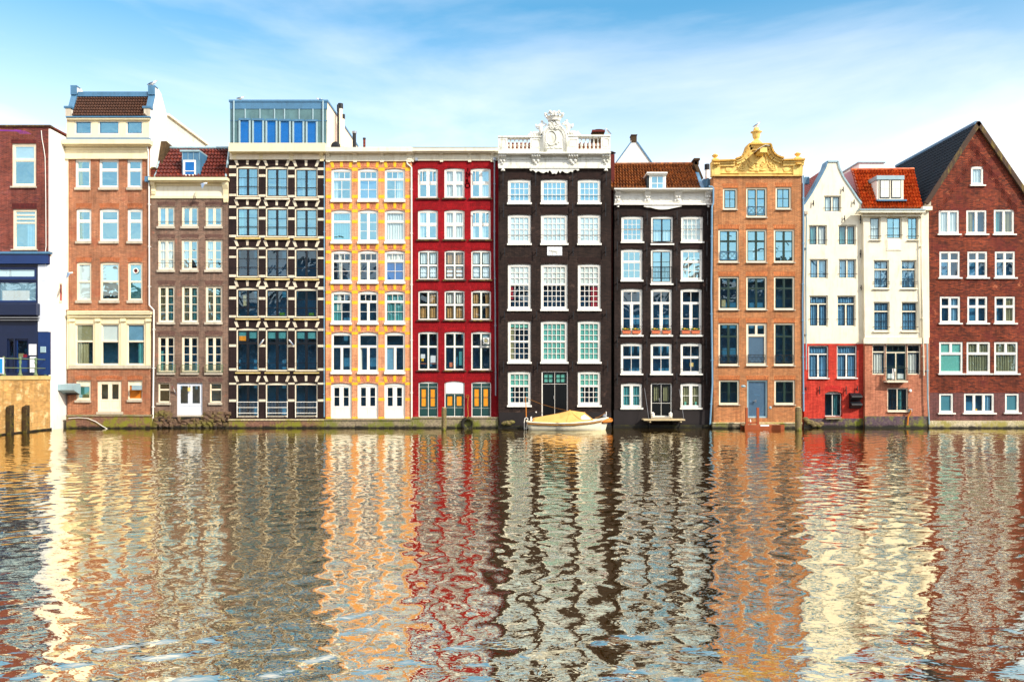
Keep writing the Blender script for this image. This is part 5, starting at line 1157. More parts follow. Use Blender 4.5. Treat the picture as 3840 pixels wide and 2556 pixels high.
w=h.win(J,278,1142,438,1374,[(1,2,1,1,.04)],'white',sm='black_sash',fw=.05,sw=.05,arch=.14,rec=.2,cur=[('drape','curtain_teal',.55,.85,0,1)],glass='glass_dark',name='door')
h.lintel(J,282,1108,434,1140,'sol_h10',.12,arch=.12,f=.008)
h.bx('door_step','moss_stone',J,290,1380,430,1400,.25)
def hood(m):
    for a,b in ((1158,1228),(1232,1300)):
        p=P3(J,502,a,-.05); q_=P3(J,600,b,-.05); m.prismx([(h.yf-.02,q_[2]),(h.yf-.08,q_[2]),(h.yf-.45,q_[2]+.22),(h.yf-.4,q_[2]+.3),(h.yf-.05,p[2]),(h.yf-.0,p[2])],p[0],q_[0],'iron')
h.part('vent_hood',hood)
for c,X,a,b in ((J,105,1095,1140),(J,230,1095,1170),(J,474,1095,1170),(J,577,1095,1145),(J,612,168,215),(I,186,812,868),(I,477,680,730),(I,491,962,1015),(I,584,805,858),(I,648,955,1040),(I,649,1295,1375)): h.anchor(c,X,a,b,.12)
h.downpipe([(I,110,920),(I,116,1000),(I,110,1560),(J,104,300),(J,106,945)],.045,'zinc_light')
h.part('hopper',lambda m:h.mbx(m,'sill_stone',I,98,918,128,948,.2,0))
plinth(h,J,3014,3243,1392,'moss_purple',.06)
h.part('moss_patch',lambda m:[m.ball(P3(J,100+i*16,1440-(5-min(i,5))*9+(i%3)*8,-.15),.16,'moss_wood',8,(1.2,.5,.8)) for i in range(10)])
h.part('roof_vent',lambda m:(m.box(P3(R,3014,0,1)[0],P3(R,3030,0,1)[0],.85,1.1,P3(I,0,660,1)[2],P3(I,0,592,1)[2],'zinc'),))
h.finish()

# ---------------------------------------------- cream house with bright orange roof
h=House('cream_house','cream house with glossy orange roof tiles, a wide dormer and a small balcony below','house',3240,3484,-.14)
zs=h.P(J,0,651)[1]; zs2=h.P(J,0,705)[1]
h.panel('wall','cream2',[(h.P(J,645,0)[0],zs+.003),*h.pl(I,[(672,945),(1312,945)]),(h.P(J,1240,0)[0],zs+.003)],depth=10)
h.part('corner_pilaster',lambda m:m.box(h.P(I,1243,0)[0],h.P(I,1310,0)[0],h.yf-.05,h.yf,zs2,h.P(I,0,908)[1],'cream2'))
h.panel('lower_wall','brick_h11',outline(h,J,[(645,651.3),(1240,651.3)]),depth=10)
h.bx('string_course','cream2',J,636,652,1180,706,.12)
h.part('cornice',lambda m:(h.mbx(m,'cream2',I,640,908,1282,932,.45),h.mbx(m,'zinc_light',I,640,896,1284,908,.5),h.mbx(m,'cream2',I,664,932,1262,970,.16),h.mbx(m,'cream2',I,1258,870,1350,908,.3)))
h.part('roof',lambda m:m.tiles(P3(I,668,892,.0),P3(I,1256,888,.0),P3(I,556,520,2.),P3(I,1166,512,2.),22,11,'tile_bright',.06,.09))
h.part('ridge',lambda m:m.tube([P3(I,552,514,2.),P3(I,1168,508,2.)],.1,'tile_bright',8))
bk=lambda X,Y,dy:P3(I,X,Y,dy)
h.part('roof_flank',lambda m:m.add([bk(668,892,.02),bk(556,520,2.02),bk(480,560,5.),bk(560,900,5.),bk(690,892,.1),bk(578,520,2.1),bk(500,560,5.1),bk(580,900,5.1)],[(0,1,2,3),(4,5,6,7),(0,1,5,4),(1,2,6,5)],'pink_roof'))
h.part('roof_core',lambda m:m.box(bk(700,0,2)[0],bk(1150,0,2)[0],2.2,9,bk(0,900,2)[2],bk(0,560,2)[2],'pink_roof'))
h.part('roof_plant_box',lambda m:(m.box(bk(640,0,6)[0],bk(882,0,6)[0],6,9.5,bk(0,560,6)[2],bk(0,442,6)[2],'wall_white'),m.box(bk(640,0,6)[0]-.1,bk(882,0,6)[0]+.1,5.9,9.6,bk(0,441.8,6)[2],bk(0,432,6)[2],'zinc_light')))
h.part('dormer',lambda m:(m.box(bk(826,0,0)[0],bk(1084,0,0)[0],.14,2.2,bk(0,806,0)[2],bk(0,602,0)[2],'white'),m.box(bk(818,0,0)[0],bk(1090,0,0)[0],.05,2.6,bk(0,601.8,0)[2],bk(0,562,0)[2],'zinc_light')))
def dw(m):
    yy=.12
    def b_(x0,y0,x1,y1,y_,mt): m.box(bk(x0,0,yy)[0],bk(x1,0,yy)[0],y_,.139,bk(0,y1,yy)[2],bk(0,y0,yy)[2],mt)
    b_(832,606,1076,802,.1,'cream2')
    for x0,x1 in ((843,938),(955,1050)): b_(x0,610,x1,788,.07,'black_sash'); b_(x0+6,618,x1-8,780,.05,'curtain_white'); b_(x0+42,618,x0+46,780,.04,'white'); b_(x0+6,690,x1-8,694,.04,'white')
h.part('dormer_window',dw)
h.part('flashing',lambda m:(h.mbx(m,'zinc',I,812,804,1100,818,-.08,.3),))
q='black_sash'
cas(I,735,975,842,1203,stl=[(1,1,1,2)],cu=[('drape','curtain_white',0,1,0,1)],gl='glass',rail=[.14],sill=('cream2',.04,.03))
cas(I,900,975,1050,1192,stl=[(1,1,2,2)],cu=[('drape','curtain_white',.6,1,0,1)],gl='glass',rail=[.14])
h.part('hatch_panel',lambda m:(h.mbx(m,'cream2',I,900,1192.5,1050,1306,.03),h.mbx(m,'wall_white',I,916,1202,1034,1292,.05,-.031)))
cas(I,1105,975,1212,1203,stl=[(1,1,2,2)],cu=[('drape','curtain_teal',0,.6,0,1)],gl='glass',rail=[.14],sill=('cream2',.04,.03))
t3=[(.3,1,2,1),(.7,1,2,2)]
for (xa,xb) in ((3276,3334),(3380,3437)): cas(R,xa,975,xb,1082,stl=t3,cur='curtain_blue',rail=[.15,.22],sill=('cream2',.06,.05))
for (xa,xb) in ((725,872),(982,1130)): cas(J,xa,322,xb,592,stl=t3,cur='curtain_blue',rail=[.12],sill=('cream2',.06,.05))
# wide canal window with the balcony door in the middle
for (a,b,cu) in ((714,836,[('drape','curtain_white',0,.9,.3,1)]),(1034,1160,[('drape','curtain_white',.0,.85,.3,1)])):
    cas(J,a,712,b,990,stl=[(.22,1,2,1),(.78,1,1,1)],fm='cream',cu=cu,rail=[.1])
w=h.win(J,838,712,1032,1046,[(.2,1,3,1),(.8,2,1,2,.05)],'cream',sm='green_sash',fw=.06,sw=.06,tw=.06,m=.035,glass='glass_dark',name='balcony_door',cur=[('blind','blind',.05,.4,.82,.97),('blind','blind',.6,.95,.82,.97)])
h.bx('balcony_slab','band_stone',J,850,1046,1042,1062,.45)
h.balcony_rail(J,850,930,1040,1042,None,'green_sash',out=.42,n=6)
def towel(m):
    p=P3(J,905,938,-.45)
    for x0,x1,z1,mt in ((-.06,.06,-.62,'white'),(.02,.14,-.16,'white'),(-.02,.01,-.4,'curtain_blue')): m.box(p[0]+x0,p[0]+x1,h.yf-.47,h.yf-.45,p[2]+z1,p[2]+.03,mt)
tb=MB(); towel(tb); tag(tb.build('towel',None,loc=P3(J,905,1000,-.45)),'white towel draped over the small balcony railing','towel')
w=h.win(J,852,1112,1042,1326,[(1,2,2,2,.05)],'cream',sm='black_sash',fw=.07,sw=.05,m=.03,glass='glass_dark',cur=[('drape','curtain_teal',.5,.8,0,1)],rail=[.15],sill=('cream',.05,.02))
h.part('wall_lamp',lambda m:m.ball(P3(J,1063,1138,-.1),.1,'white',12,(1,.5,1)))
plinth(h,J,3244,3482,1372,'moss_purple',.16)
h.downpipe([(I,1222,936),(I,1240,965),(I,1243,1560),(J,1174,300),(J,1188,998)],.04,'cream2',f=.14)
h.downpipe([(J,1218,706),(J,1222,1200),(J,1236,1445)],.045,'zinc_light',f=.2)
h.part('gas_pipe',lambda m:(m.tube([P3(J,x,y,-.25) for x,y in ((1068,1310),(1066,1335),(1042,1380),(1036,1455))],.05,'wood_orange',8),m.box(P3(J,1056,0,-.2)[0],P3(J,1080,0,-.2)[0],h.yf-.2,h.yf,P3(J,0,1330,-.2)[2],P3(J,0,1305,-.2)[2],'zinc_light')))
h.finish()

# ---------------------------------------------- dark red gabled house at the right edge
h=House('gabled_house','tall dark red brick house with a steep pointed gable at the right edge','house',3484,3852,.0)
zl=h.P(J,0,1156)[1]; apx=3664.5
h.panel('wall','brick_h12',[*h.pl(R,[(3484,790),(3484,755),(3490,750),(apx,470),(3850,748),(3850,790)]),(h.P(R,3850,0)[0],zl+.003),(h.P(R,3484,0)[0],zl+.003)],depth=.5)
h.part('house_body',lambda m:m.box(h.P(R,3487,0)[0],h.P(R,3848,0)[0],.51,10,-.3,h.P(R,0,756)[1],'brick_h12'))
h.panel('lower_wall','brick_h12low',outline(h,J,[(1237,1156),(2131,1156)]),depth=.5)
A0=P3(R,apx,462,0); L0=P3(R,3466,762,0); R0=P3(R,3872,762,0)
h.part('roof',lambda m:(m.tiles((L0[0],10.4,L0[2]),(L0[0],-.05,L0[2]),(A0[0],10.4,A0[2]),(A0[0],-.05,A0[2]),34,18,'tile_slate',.03,.04),
   m.tiles((R0[0],-.05,R0[2]),(R0[0],10.4,R0[2]),(A0[0],-.05,A0[2]),(A0[0],10.4,A0[2]),34,18,'tile_slate',.03,.04)))
h.part('ridge',lambda m:m.tube([(A0[0],.1,A0[2]+.05),(A0[0],10.5,A0[2]+.05)],.13,'zinc',8))
def barge(m):
    for E0 in (L0,R0):
        a=Vector((E0[0],E0[2])); b=Vector((A0[0],A0[2]+.05)); d=(b-a).normalized(); n=Vector((-d.y,d.x)); n=n if n.y>0 else -n
        m.add([(p.x+n.x*t,y,p.y+n.y*t) for p in (a,b) for t in (-.2,.06) for y in (-.2,-.052)],[(0,1,3,2),(4,6,7,5),(0,2,6,4),(1,5,7,3),(0,4,5,1),(2,3,7,6)],'sill_dark')
h.part('barge_board',barge)
h.part('kneeler_stone',lambda m:(h.mbx(m,'sill_stone',I,1278,826,1336,866,.05,.3)))
def gw(c,x0,y0,x1,y1,stl,cu=(),gl='glass_dark',sill=('white',.09,.1),**k): return h.win(c,x0,y0,x1,y1,stl,'white',fw=.1,mw=.1,sw=.03,tw=.1,cur=cu,glass=gl,sill=sill,rec=.03,**k)
gw(I,1728,478,1850,662,[(1,1,1,1)],[('drape','curtain_white',0,1,0,1)],'glass',arch=.06)
for k,(xa,xb) in enumerate(((1412,1612),(1682,1882),(1952,2152))):
    gw(I,xa,(910,908,903)[k],xb,1142,[(1,2,1,1)],[[('drape','curtain_white',0,1,0,1)],[('drape','curtain_olive',.05,.35,0,1)],[('drape','curtain_olive',.5,1,0,1),('drape','curtain_teal',0,.3,0,1)]][k],['glass_pale','glass_dark','glass_dark'][k])
C12=[(3523,3600),(3628,3703),(3731,3807)]
for k,(xa,xb) in enumerate(C12): gw(R,xa,942,xb,1040,[(.34,2,1,1),(.66,2,1,1)])
for k,(xa,xb) in enumerate(((1335,1522),(1587,1772),(1838,2027))): gw(J,xa,272,xb,516,[(.36,2,1,1),(.64,2,1,1)],[[('drape','curtain_blue',.5,1,0,1)],[],[('drape','curtain_olive',.6,1,0,1)]][k])
for k,(xa,xb) in enumerate(((1328,1546),(1580,1798),(1834,2052))): gw(J,xa,690,xb,978,[(.35,2,1,1),(.65,1,1,1)],[[('blind','blind_green',0,1,0,1)],[('drape','curtain_olive',0,1,0,1)],[('drape','curtain_olive',0,1,0,1)]][k])
gw(J,1328,1163,1458,1340,[(1,1,1,1)],[('blind','blind_teal',0,1,0,1)]); gw(J,1933,1163,2063,1336,[(1,1,1,1)],[('blind','blind_teal',0,1,0,1)])
gw(J,1556,1162,1834,1340,[(1,3,1,1)],[('drape','curtain_blue',.72,.95,0,1),('item','petal',.4,.46,.85,1)],'glass_dark')
def diag(m):   # courses laid on the slope of the gable
    for s_ in (-1,1):
        for i in range(7):
            t=.08+i*.13; X=apx+s_*(1-t)*182; Y=470+(1-t)*278
            for j in range(6):
                x0=X-s_*(6+j*0); yb=Y+30+j*6
                a=h.P(R,x0-s_*10,yb+18); b=h.P(R,x0-s_*48,yb-12)
                m.add([(a[0],h.yf-.012,a[1]),(b[0],h.yf-.012,b[1]),(b[0],h.yf-.012,b[1]+.035),(a[0],h.yf-.012,a[1]+.035),(a[0],h.yf+.01,a[1]),(b[0],h.yf+.01,b[1]),(b[0],h.yf+.01,b[1]+.035),(a[0],h.yf+.01,a[1]+.035)],[(0,1,2,3),(4,7,6,5),(0,4,5,1),(3,2,6,7)],'sol_h12')
h.part('diagonal_brickwork',diag)
plinth(h,J,3484,3850,1414,'moss_cream',.35)
h.finish()

# ---------------------------------------------- house beyond the right edge, and the far bank the windows and water mirror
def plain_house(name,label,x0,x1,yf,ztop,mat,side=1,depth=10,z0=-.3,rows=5,cols=3,gable=True):
    t=thing(name,label,'house',((x0+x1)/2,yf,0)); m=MB(); xm=(x0+x1)/2
    pts=[(x0,z0),(x1,z0),(x1,ztop)]+([(xm,ztop+(x1-x0)*.55)] if gable else [])+[(x0,ztop)]
    m.prism(pts,yf,yf+side*depth,mat); m.build('wall',t)
    H_=(ztop-1.5)/rows; W=(x1-x0)/cols
    for r in range(rows):
        for k in range(cols):
            q=MB(); cx=x0+W*(k+.5); cz=2.2+H_*(r+.4); y=yf-side*.0
            q.box(cx-.6,cx+.6,yf-side*.03,yf+side*.05,cz-.9,cz+.9,'white'); q.box(cx-.5,cx-.04,yf-side*.04,yf-side*.029,cz-.8,cz+.8,'interior'); q.box(cx+.04,cx+.5,yf-side*.04,yf-side*.029,cz-.8,cz+.8,'interior'); q.build('window',t)
    return t
plain_house('brick_house','plain brown brick house just past the gabled house, outside the right edge',wx(3853,.3),wx(3853,.3)+6.2,.3,13.,'brick_far',rows=4,gable=False)
# ================================================================== BACKGROUND GABLE
h=House('gable_wall','pale grey plastered triangular gable rising behind the orange tiled roof','gable',2318,2450,6.)
o=[P3(G,a,b,0)[::2] for a,b in ((205,520),(205,470),(355,265),(360,190),(412,190),(414,262),(580,495),(600,520))]
h.part('wall',lambda m:m.prism([(o[0][0],8)]+o+[(o[-1][0],8)],6.,6.4,'wall_white'))
h.part('chimney_cap',lambda m:m.box(P3(G,352,0,0)[0],P3(G,418,0,0)[0],5.9,6.6,P3(G,0,192,0)[2],P3(G,0,184,0)[2],'brick_chimney'))
h.part('chimney_stack',lambda m:m.box(P3(G,357,0,0)[0],P3(G,413,0,0)[0],5.95,6.55,P3(G,0,262,0)[2],P3(G,0,192.4,0)[2],'brick_chimney'))
def gco(m):
    for a,b in ((o[1],o[2]),(o[5],o[6])):
        a,b=Vector(a),Vector(b); d=(b-a).normalized(); n=Vector((-d.y,d.x)); n=n if n.y>0 else -n
        m.add([(p.x+n.x*t,y,p.y+n.y*t) for p in (a,b) for t in (-.02,.06) for y in (5.93,6.47)],[(0,1,3,2),(4,6,7,5),(0,2,6,4),(1,5,7,3),(0,4,5,1),(2,3,7,6)],'zinc')
h.part('coping',gco)
h2=thing('chimney','slim dark red chimney with a black cowl between the crested house and the orange roof','chimney',(P3(G,155,0,0)[0],8,6))
h.root=h.root
def chim(m): x=P3(G,153,0,0)[0]; m.box(x-.2,x+.2,6.7,7.1,8,P3(G,0,385,.8)[2],'chimney_red')
q=MB(); x=wx(2240+155*.35714,.9); q.box(x-.16,x+.16,.9,1.3,8,wz(440+388*.35714,.9),'chimney_red'); q.build('stack',h2)
q=MB(); zz=wz(440+388*.35714,.9); q.lathe(x,1.1,[(.05,zz),(.05,zz+.1),(.28,zz+.12),(.05,zz+.25)],'iron',10); q.build('cowl',h2)

# ================================================================== QUAY
XR=-27.9; ZQ=CZ-.057
q=thing('quay_wall','high weathered orange brick quay wall below the green railing at the left edge','wall',(XR,-10,0))
m=MB(); m.box(-60,XR,-31,-1.67,-1.2,ZQ-.22,'brick_quay'); m.build('wall',q)
m=MB(); m.box(-60.05,XR+.05,-31.05,-1.68,ZQ-.219,ZQ,'coping'); m.build('coping',q)
m=MB(); m.box(-60,XR+.06,-31.02,-1.6,-1.2,.12,'moss_brick'); m.build('wet_foot',q)
m=MB(); m.box(-60,XR-.25,-31,-1.67,ZQ+.001,ZQ+.02,'street'); m.build('pavement',None,loc=(0,0,0),kind='structure')
yd=lambda px:(-XR)*3000/(CX-px)-50
# dark timber fenders on the quay wall
for i,(px,lb) in enumerate(((22,'dark timber fender post on the orange quay wall, nearer the left edge'),(82,'dark timber fender post on the orange quay wall, closer to the white side wall'))):
    y=yd(px); t=thing('fender_post',lb,'post',(XR+.15,y,0),'fender posts on quay wall')
    zt=CZ-(1518-1405)*(50+y)/3000; m=MB(); m.add([(XR+.07,y-.12,-1),(XR+.33,y-.12,-1),(XR+.33,y+.22,-1),(XR+.07,y+.22,-1),(XR+.07,y-.12,zt-.1),(XR+.33,y-.12,zt-.1),(XR+.33,y+.22,zt),(XR+.07,y+.22,zt)],[(0,3,2,1),(4,5,6,7),(0,1,5,4),(1,2,6,5),(2,3,7,6),(3,0,4,7)],'fender_wood'); m.build('timber',t,bevel=.02)
    m=MB(); 
    for z in (zt-.5,.6): m.tube([(XR+.3,y+.05,z),(XR+.36,y+.05,z)],.05,'iron',8)
    m.build('bolt',t)
# railing: one thing with its posts
t=thing('railing','green cast iron railing with two rust brown rails on the quay edge','railing',(XR-.3,-5,ZQ))
XX=XR-.3; ypos=[XX*-3000/(CX-p)-50 for p in (173,134,76,14)]+[-9.,-11.2,-13.4]
for k,z in enumerate((.98,.45)):
    m=MB(); m.tube([(XX,ypos[0]+.1,ZQ+z),(XX,-30,ZQ+z)],.026,'iron_green',8); m.build('rail',t)
prof=[(.12,0),(.12,.08),(.075,.14),(.06,.3),(.05,.42),(.075,.46),(.05,.5),(.045,.62),(.08,.8),(.05,.86),(.07,.94),(.08,1.0),(.06,1.06),(.02,1.09)]
for y in ypos: m=MB(); m.lathe(XX,y,[(r,ZQ+z) for r,z in prof],'iron_green',10); m.build('post',t,smooth=True)
# blue board on the rail
t=thing('sign_board','bright blue rounded board with a white edge fixed to the quay railing','sign',(XX,-6.6,ZQ))
m=MB(); yb=-6.9; x0=(6-CX)*(50+yb)/3000-1.2; m.box(x0,(13-CX)*(50+yb)/3000,yb,yb+.06,ZQ+.1,ZQ+.98,'paper'); m.build('frame',t,bevel=.02)
m=MB(); m.box(x0+.04,(13-CX)*(50+yb)/3000-.05,yb-.012,yb-.001,ZQ+.15,ZQ+.93,'sky_board'); m.build('panel',t)

# ================================================================== THINGS ON THE WATER
def mpost(px,py0,pyb,r,label):
    y=CZ*3000/(pyb-1405)-50; x=wx(px,y); zt=CZ-(py0-1405)*(50+y)/3000
    t=thing('mooring_post',label,'post',(x,y,0),'mooring posts in the canal'); m=MB(); rg=random.Random(int(px)); pr=[]
    n=14; zs=[-1,.0,.3,.7,1.,zt-.12,zt-.04,zt]
    vs=[];fs=[]
    for i,z in enumerate(zs):
        for k in range(n):
            a=2*math.pi*k/n; rr=r*(1+.08*math.sin(3*a+px)+rg.uniform(-.04,.04))*(1 if i<6 else (.9 if i==6 else .75))
            vs.append((x+rr*math.cos(a),y+rr*math.sin(a),z))
    for i in range(len(zs)-1):
        for k in range(n): l=(k+1)%n; fs.append((i*n+k,i*n+l,(i+1)*n+l,(i+1)*n+k))
    m.add(vs,fs,'moss_wood'); m.build('timber',t)
    m=MB(); m.lathe(x,y,[(r*.76,zt+.001),(r*.7,zt+.03)],'deck_wood',14); m.build('top_cap',t)
mpost(1665,1528,1613,.15,'mossy timber mooring post standing in front of the red house')
mpost(2993,1526,1614,.185,'mossy timber mooring post between the ochre gabled house and the red painted wall')
# tyre fender on a rope
hh=House.__new__(House)
tx=wx(1500+586*.43363,-.35); tz=wz(960+1448*.43363,-.35)
t=thing('tyre_fender','old black tyre fender hanging on a rope against the red house plinth','tyre',(tx,-.35,tz))
m=MB(); m.tube([(tx+.33*math.cos(a),-.36,tz+.33*math.sin(a)) for a in [i*math.pi/12 for i in range(24)]],.11,'rubber',12,closed=True); m.build('tyre',t,smooth=True)
m=MB(); zr=wz(960+1215*.43363,0); m.tube([(tx,.0,zr),(tx-.02,-.12,zr-.6),(tx+.03,-.3,tz+.5),(tx-.05,-.48,tz+.36),(tx-.08,-.3,tz+.2),(tx+.05,-.2,tz+.45)],.028,'rope',6); m.build('rope',t)
# floating jetty with red posts
y0=-1.55; s=lambda X:wx(2240+X*.43363,y0); z=lambda Y:wz(960+Y*.43363,y0)
t=thing('floating_jetty','small orange red floating landing stage with two upright posts in front of the blue door','jetty',(s(1450),y0+.5,0))
m=MB(); m.box(s(1278),s(1618),y0,y0+.2,-.15,z(1458),'wood_red'); m.box(s(1278),s(1618),y0+.95,y0+1.1,-.15,z(1458),'wood_red')
for i in range(9): a=s(1282)+(s(1614)-s(1282))*i/9; m.box(a,a+(s(1614)-s(1282))/9-.03,y0+.201,y0+.949,z(1470),z(1460),'deck_wood')
m.build('deck',t)
for a,b in ((1294,1313),(1392,1411)):
    m=MB(); m.box(s(a),s(b),y0+.25,y0+.38,.05,z(1311),'wood_red'); m.build('post',t)
m=MB(); m.box(s(1294),s(1411),y0+.27,y0+.35,z(1450),z(1436),'wood_red'); m.build('cross_rail',t)
m=MB(); m.box(s(1410),s(1485),y0-.014,y0-.001,z(1470),z(1457),'paper'); m.build('name_plate',t)
m=MB(); m.lathe(s(1340),y0+.4,[(.05,z(1458)),(.06,z(1440)),(.05,z(1425)),(.02,z(1412))],'gull_white',8); m.build('mooring_cleat',t)
# --- sloop
by=-1.62; bs=(50+by)/3000.; bxp=lambda X:(1940+X*.16129-CX)*bs; bzp=lambda Y:CZ+(HY-(1480+Y*.16129))*bs
z_w=0.0; zoff=-bzp(752)
Z=lambda Y:bzp(Y)+zoff
boat=thing('boat','white open motor boat with an ochre canvas cover moored below the crested black house','boat',((bxp(210)+bxp(2130))/2,by,0))
xs0,xs1=bxp(205),bxp(2130); N=22
def st(t): # station t 0..1 : sheer z, half beam, keel z, bottom x shift
    X=205+t*1925; zsh=np.interp(X,[205,500,900,1300,1700,2000,2130],[Z(545),Z(565),Z(575),Z(565),Z(535),Z(488),Z(462)])
    hb=.9*math.sin(math.pi*min(1,max(0,.26+.74*t)))**.62 if t<.97 else .16
    hb=.62+.3*math.sin(math.pi*min(1,t/.8)*.5) if t<.4 else .92*(1-((t-.4)/.6)**2.4)+.02
    return X,zsh,hb
vs=[];fs=[];M_=9; V2=[]
for i in range(N+1):
    t_=i/N; X,zs_,hb=st(t_); x=bxp(X)
    kx=bxp(275+(X-205)*(2035-275)/1925)
    for j in range(M_):
        a=j/(M_-1)*math.pi; c_=math.cos(a); s_=math.sin(a)
        yy=by-hb*c_*(abs(c_)**-.35 if abs(c_)>1e-3 else 0)*(.999); d=s_**.8
        zz=zs_*(1-d)+(-.22)*d; vs.append((x+(kx-x)*min(1,d*1.15),yy,zz))
for i in range(N):
    for j in range(M_-1): fs.append((i*M_+j,i*M_+j+1,(i+1)*M_+j+1,(i+1)*M_+j))
fs.append(tuple(range(M_))[::-1]); fs.append(tuple(N*M_+j for j in range(M_)))
m=MB(); m.add(vs,fs,'hull_white'); m.build('hull',boat,smooth=True)
def side(t0,t1,dz,off,n=24,sgn=-1):
    P_=[]
    for i in range(n+1):
        t_=t0+(t1-t0)*i/n; X,zs_,hb=st(t_); P_.append((bxp(X),by+sgn*(hb+off),zs_+dz))
    return P_
for sg in (-1,1):
    m=MB(); m.tube(side(.0,.99,-.02,.0,sgn=sg),.04,'hull_white',8); m.build('gunwale',boat,smooth=True)
    m=MB(); m.tube(side(.01,.9,-.13,.02,sgn=sg),.04,'rope',8); m.build('rope_fender',boat)
m=MB(); P_=[(bxp(X),by,Z(Y)) for X,Y in ((1900,540),(2000,520),(2110,505),(2160,515),(2162,545),(2120,560))]; m.tube([(bxp(1960),by-.3,Z(570)),(bxp(2040),by-.2,Z(555)),(bxp(2130),by-.06,Z(530)),(bxp(2165),by,Z(525)),(bxp(2130),by+.06,Z(530)),(bxp(2040),by+.2,Z(555))],[.07,.1,.13,.14,.13,.1],'wood_orange',10); m.build('bow_fender',boat,smooth=True)
m=MB(); pts=[st(i/12) for i in range(13)]
vs=[(bxp(X),by-hb+.03,zs_-.03) for X,zs_,hb in pts]+[(bxp(X),by+hb-.03,zs_-.03) for X,zs_,hb in pts]
m.add(vs,[(i,i+1,13+i+1,13+i) for i in range(12)],'hull_white'); m.build('deck',boat)
# canvas
cx_=[355,420,560,760,980,1120,1215,1300,1420,1555,1640,1700,1755]; cz_=[478,462,438,405,362,328,298,310,328,345,410,460,500]
vs=[];n=12
for X,Y in zip(cx_,cz_):
    t_=(X-205)/1925; _,zs_,hb=st(t_); zr=Z(Y); hb*=.98; k=0 if X in(355,) else 1
    for j in range(n+1):
        a=j/n; u=2*a-1; w_=1-abs(u)**1.35; sag=-.035*math.sin(math.pi*abs(u))*(1 if X not in (1215,) else 0)
        zb_=zs_+.02
        vs.append((bxp(X),by+hb*u*(1.0-.12*(1-abs(u))),zb_+(zr-zb_)*w_+sag*(1 if zr-zb_>.2 else 0)))
fs=[(i*(n+1)+j,i*(n+1)+j+1,(i+1)*(n+1)+j+1,(i+1)*(n+1)+j) for i in range(len(cx_)-1) for j in range(n)]
fs.append(tuple(range(n+1))[::-1]); fs.append(tuple((len(cx_)-1)*(n+1)+j for j in range(n+1)))
m=MB(); m.add(vs,fs,'canvas'); cvs=m.build('canvas_cover',boat,smooth=True)
# hoops under the cloth show as seams; side window of clear vinyl
def surf(X,u,off=.012):
    t_=(X-205)/1925; _,zs_,hb=st(t_); hb*=.98; zr=Z(np.interp(X,cx_,cz_)); zb_=zs_+.02; w_=1-abs(u)**1.35
    return (bxp(X),by+hb*u*(1.0-.12*(1-abs(u)))-off,zb_+(zr-zb_)*w_-.035*math.sin(math.pi*abs(u))*(1 if zr-zb_>.2 else 0)+off)
for P_ in ([(1215,0),(1205,-.3),(1165,-.6),(1130,-.95)],[(1225,0),(1320,-.45),(1440,-.8)],[(1555,0),(1640,-.3),(1740,-.9)]):
    m=MB(); m.tube([surf(*p) for p in P_],.018,'canvas',6); m.build('canvas_seam',cvs)
m=MB(); P_=[surf(1560,-.3,.02),surf(1690,-.55,.02),surf(1690,-.75,.02),surf(1600,-.85,.02),surf(1480,-.85,.02),surf(1450,-.7,.02),surf(1480,-.5,.02)]; m.add(P_,[tuple(range(7))],'clear_vinyl'); m.build('vinyl_window',cvs)
m=MB(); m.tube([(bxp(206),by-.1,Z(470)),(bxp(200),by-.1,Z(200)),(bxp(190),by-.1,Z(-20))],[.03,.025,.02],'wood_orange',8); m.build('pole',boat)
m=MB(); m.tube([(bxp(165),by-.2,Z(740)),(bxp(160),by-.2,Z(560)),(bxp(175),by-.2,Z(480)),(bxp(210),by-.2,Z(462)),(bxp(245),by-.2,Z(490)),(bxp(235),by-.2,Z(560)),(bxp(205),by-.2,Z(740))],.025,'white',8); m.box(bxp(160),bxp(265),by-.22,by-.18,Z(712),Z(704),'white'); m.build('boarding_ladder',boat)
m=MB(); m.lathe(bxp(318),by-.3,[(.06,Z(545)),(.07,Z(500)),(.03,Z(455)),(.06,Z(450)),(.04,Z(440))],'white',10); m.lathe(bxp(290),by-.1,[(.16,Z(540)),(.13,Z(470)),(.03,Z(455))],'iron',10); m.build('winch',boat)
m=MB(); m.lathe(bxp(2030),by-.05,[(.1,Z(470)),(.12,Z(430)),(.1,Z(400)),(.04,Z(388))],'pipe_grey',10); m.tube([(bxp(2068),by,Z(470)),(bxp(2066),by,Z(330))],.03,'white',8); m.build('bollard',boat)
m=MB(); m.tube([(bxp(2062),by,Z(345)),(bxp(1990),by+.05,Z(400)),(bxp(1900),by+.1,Z(455)),(bxp(1810),by+.1,Z(480))],.02,'rope',6); m.build('rope',boat)
m=MB(); m.tube([(bxp(350),by+.3,Z(450)),(bxp(435),by+.3,Z(355))],.012,'iron',5); m.ball((bxp(438),by+.3,Z(348)),.05,'gull_white',8); m.build('stern_light',boat)
m=MB(); m.tube([(bxp(1190),by+.5,Z(318)),(bxp(900),-.7,Z(260)),(bxp(600),-.6,Z(180)),(bxp(200),-.42,Z(20))],.012,'rope',5); tag(m.build('mooring_line',None,loc=(bxp(1190),by,1.3)),'thin brown mooring line running up from the boat cover to the black wall','rope')

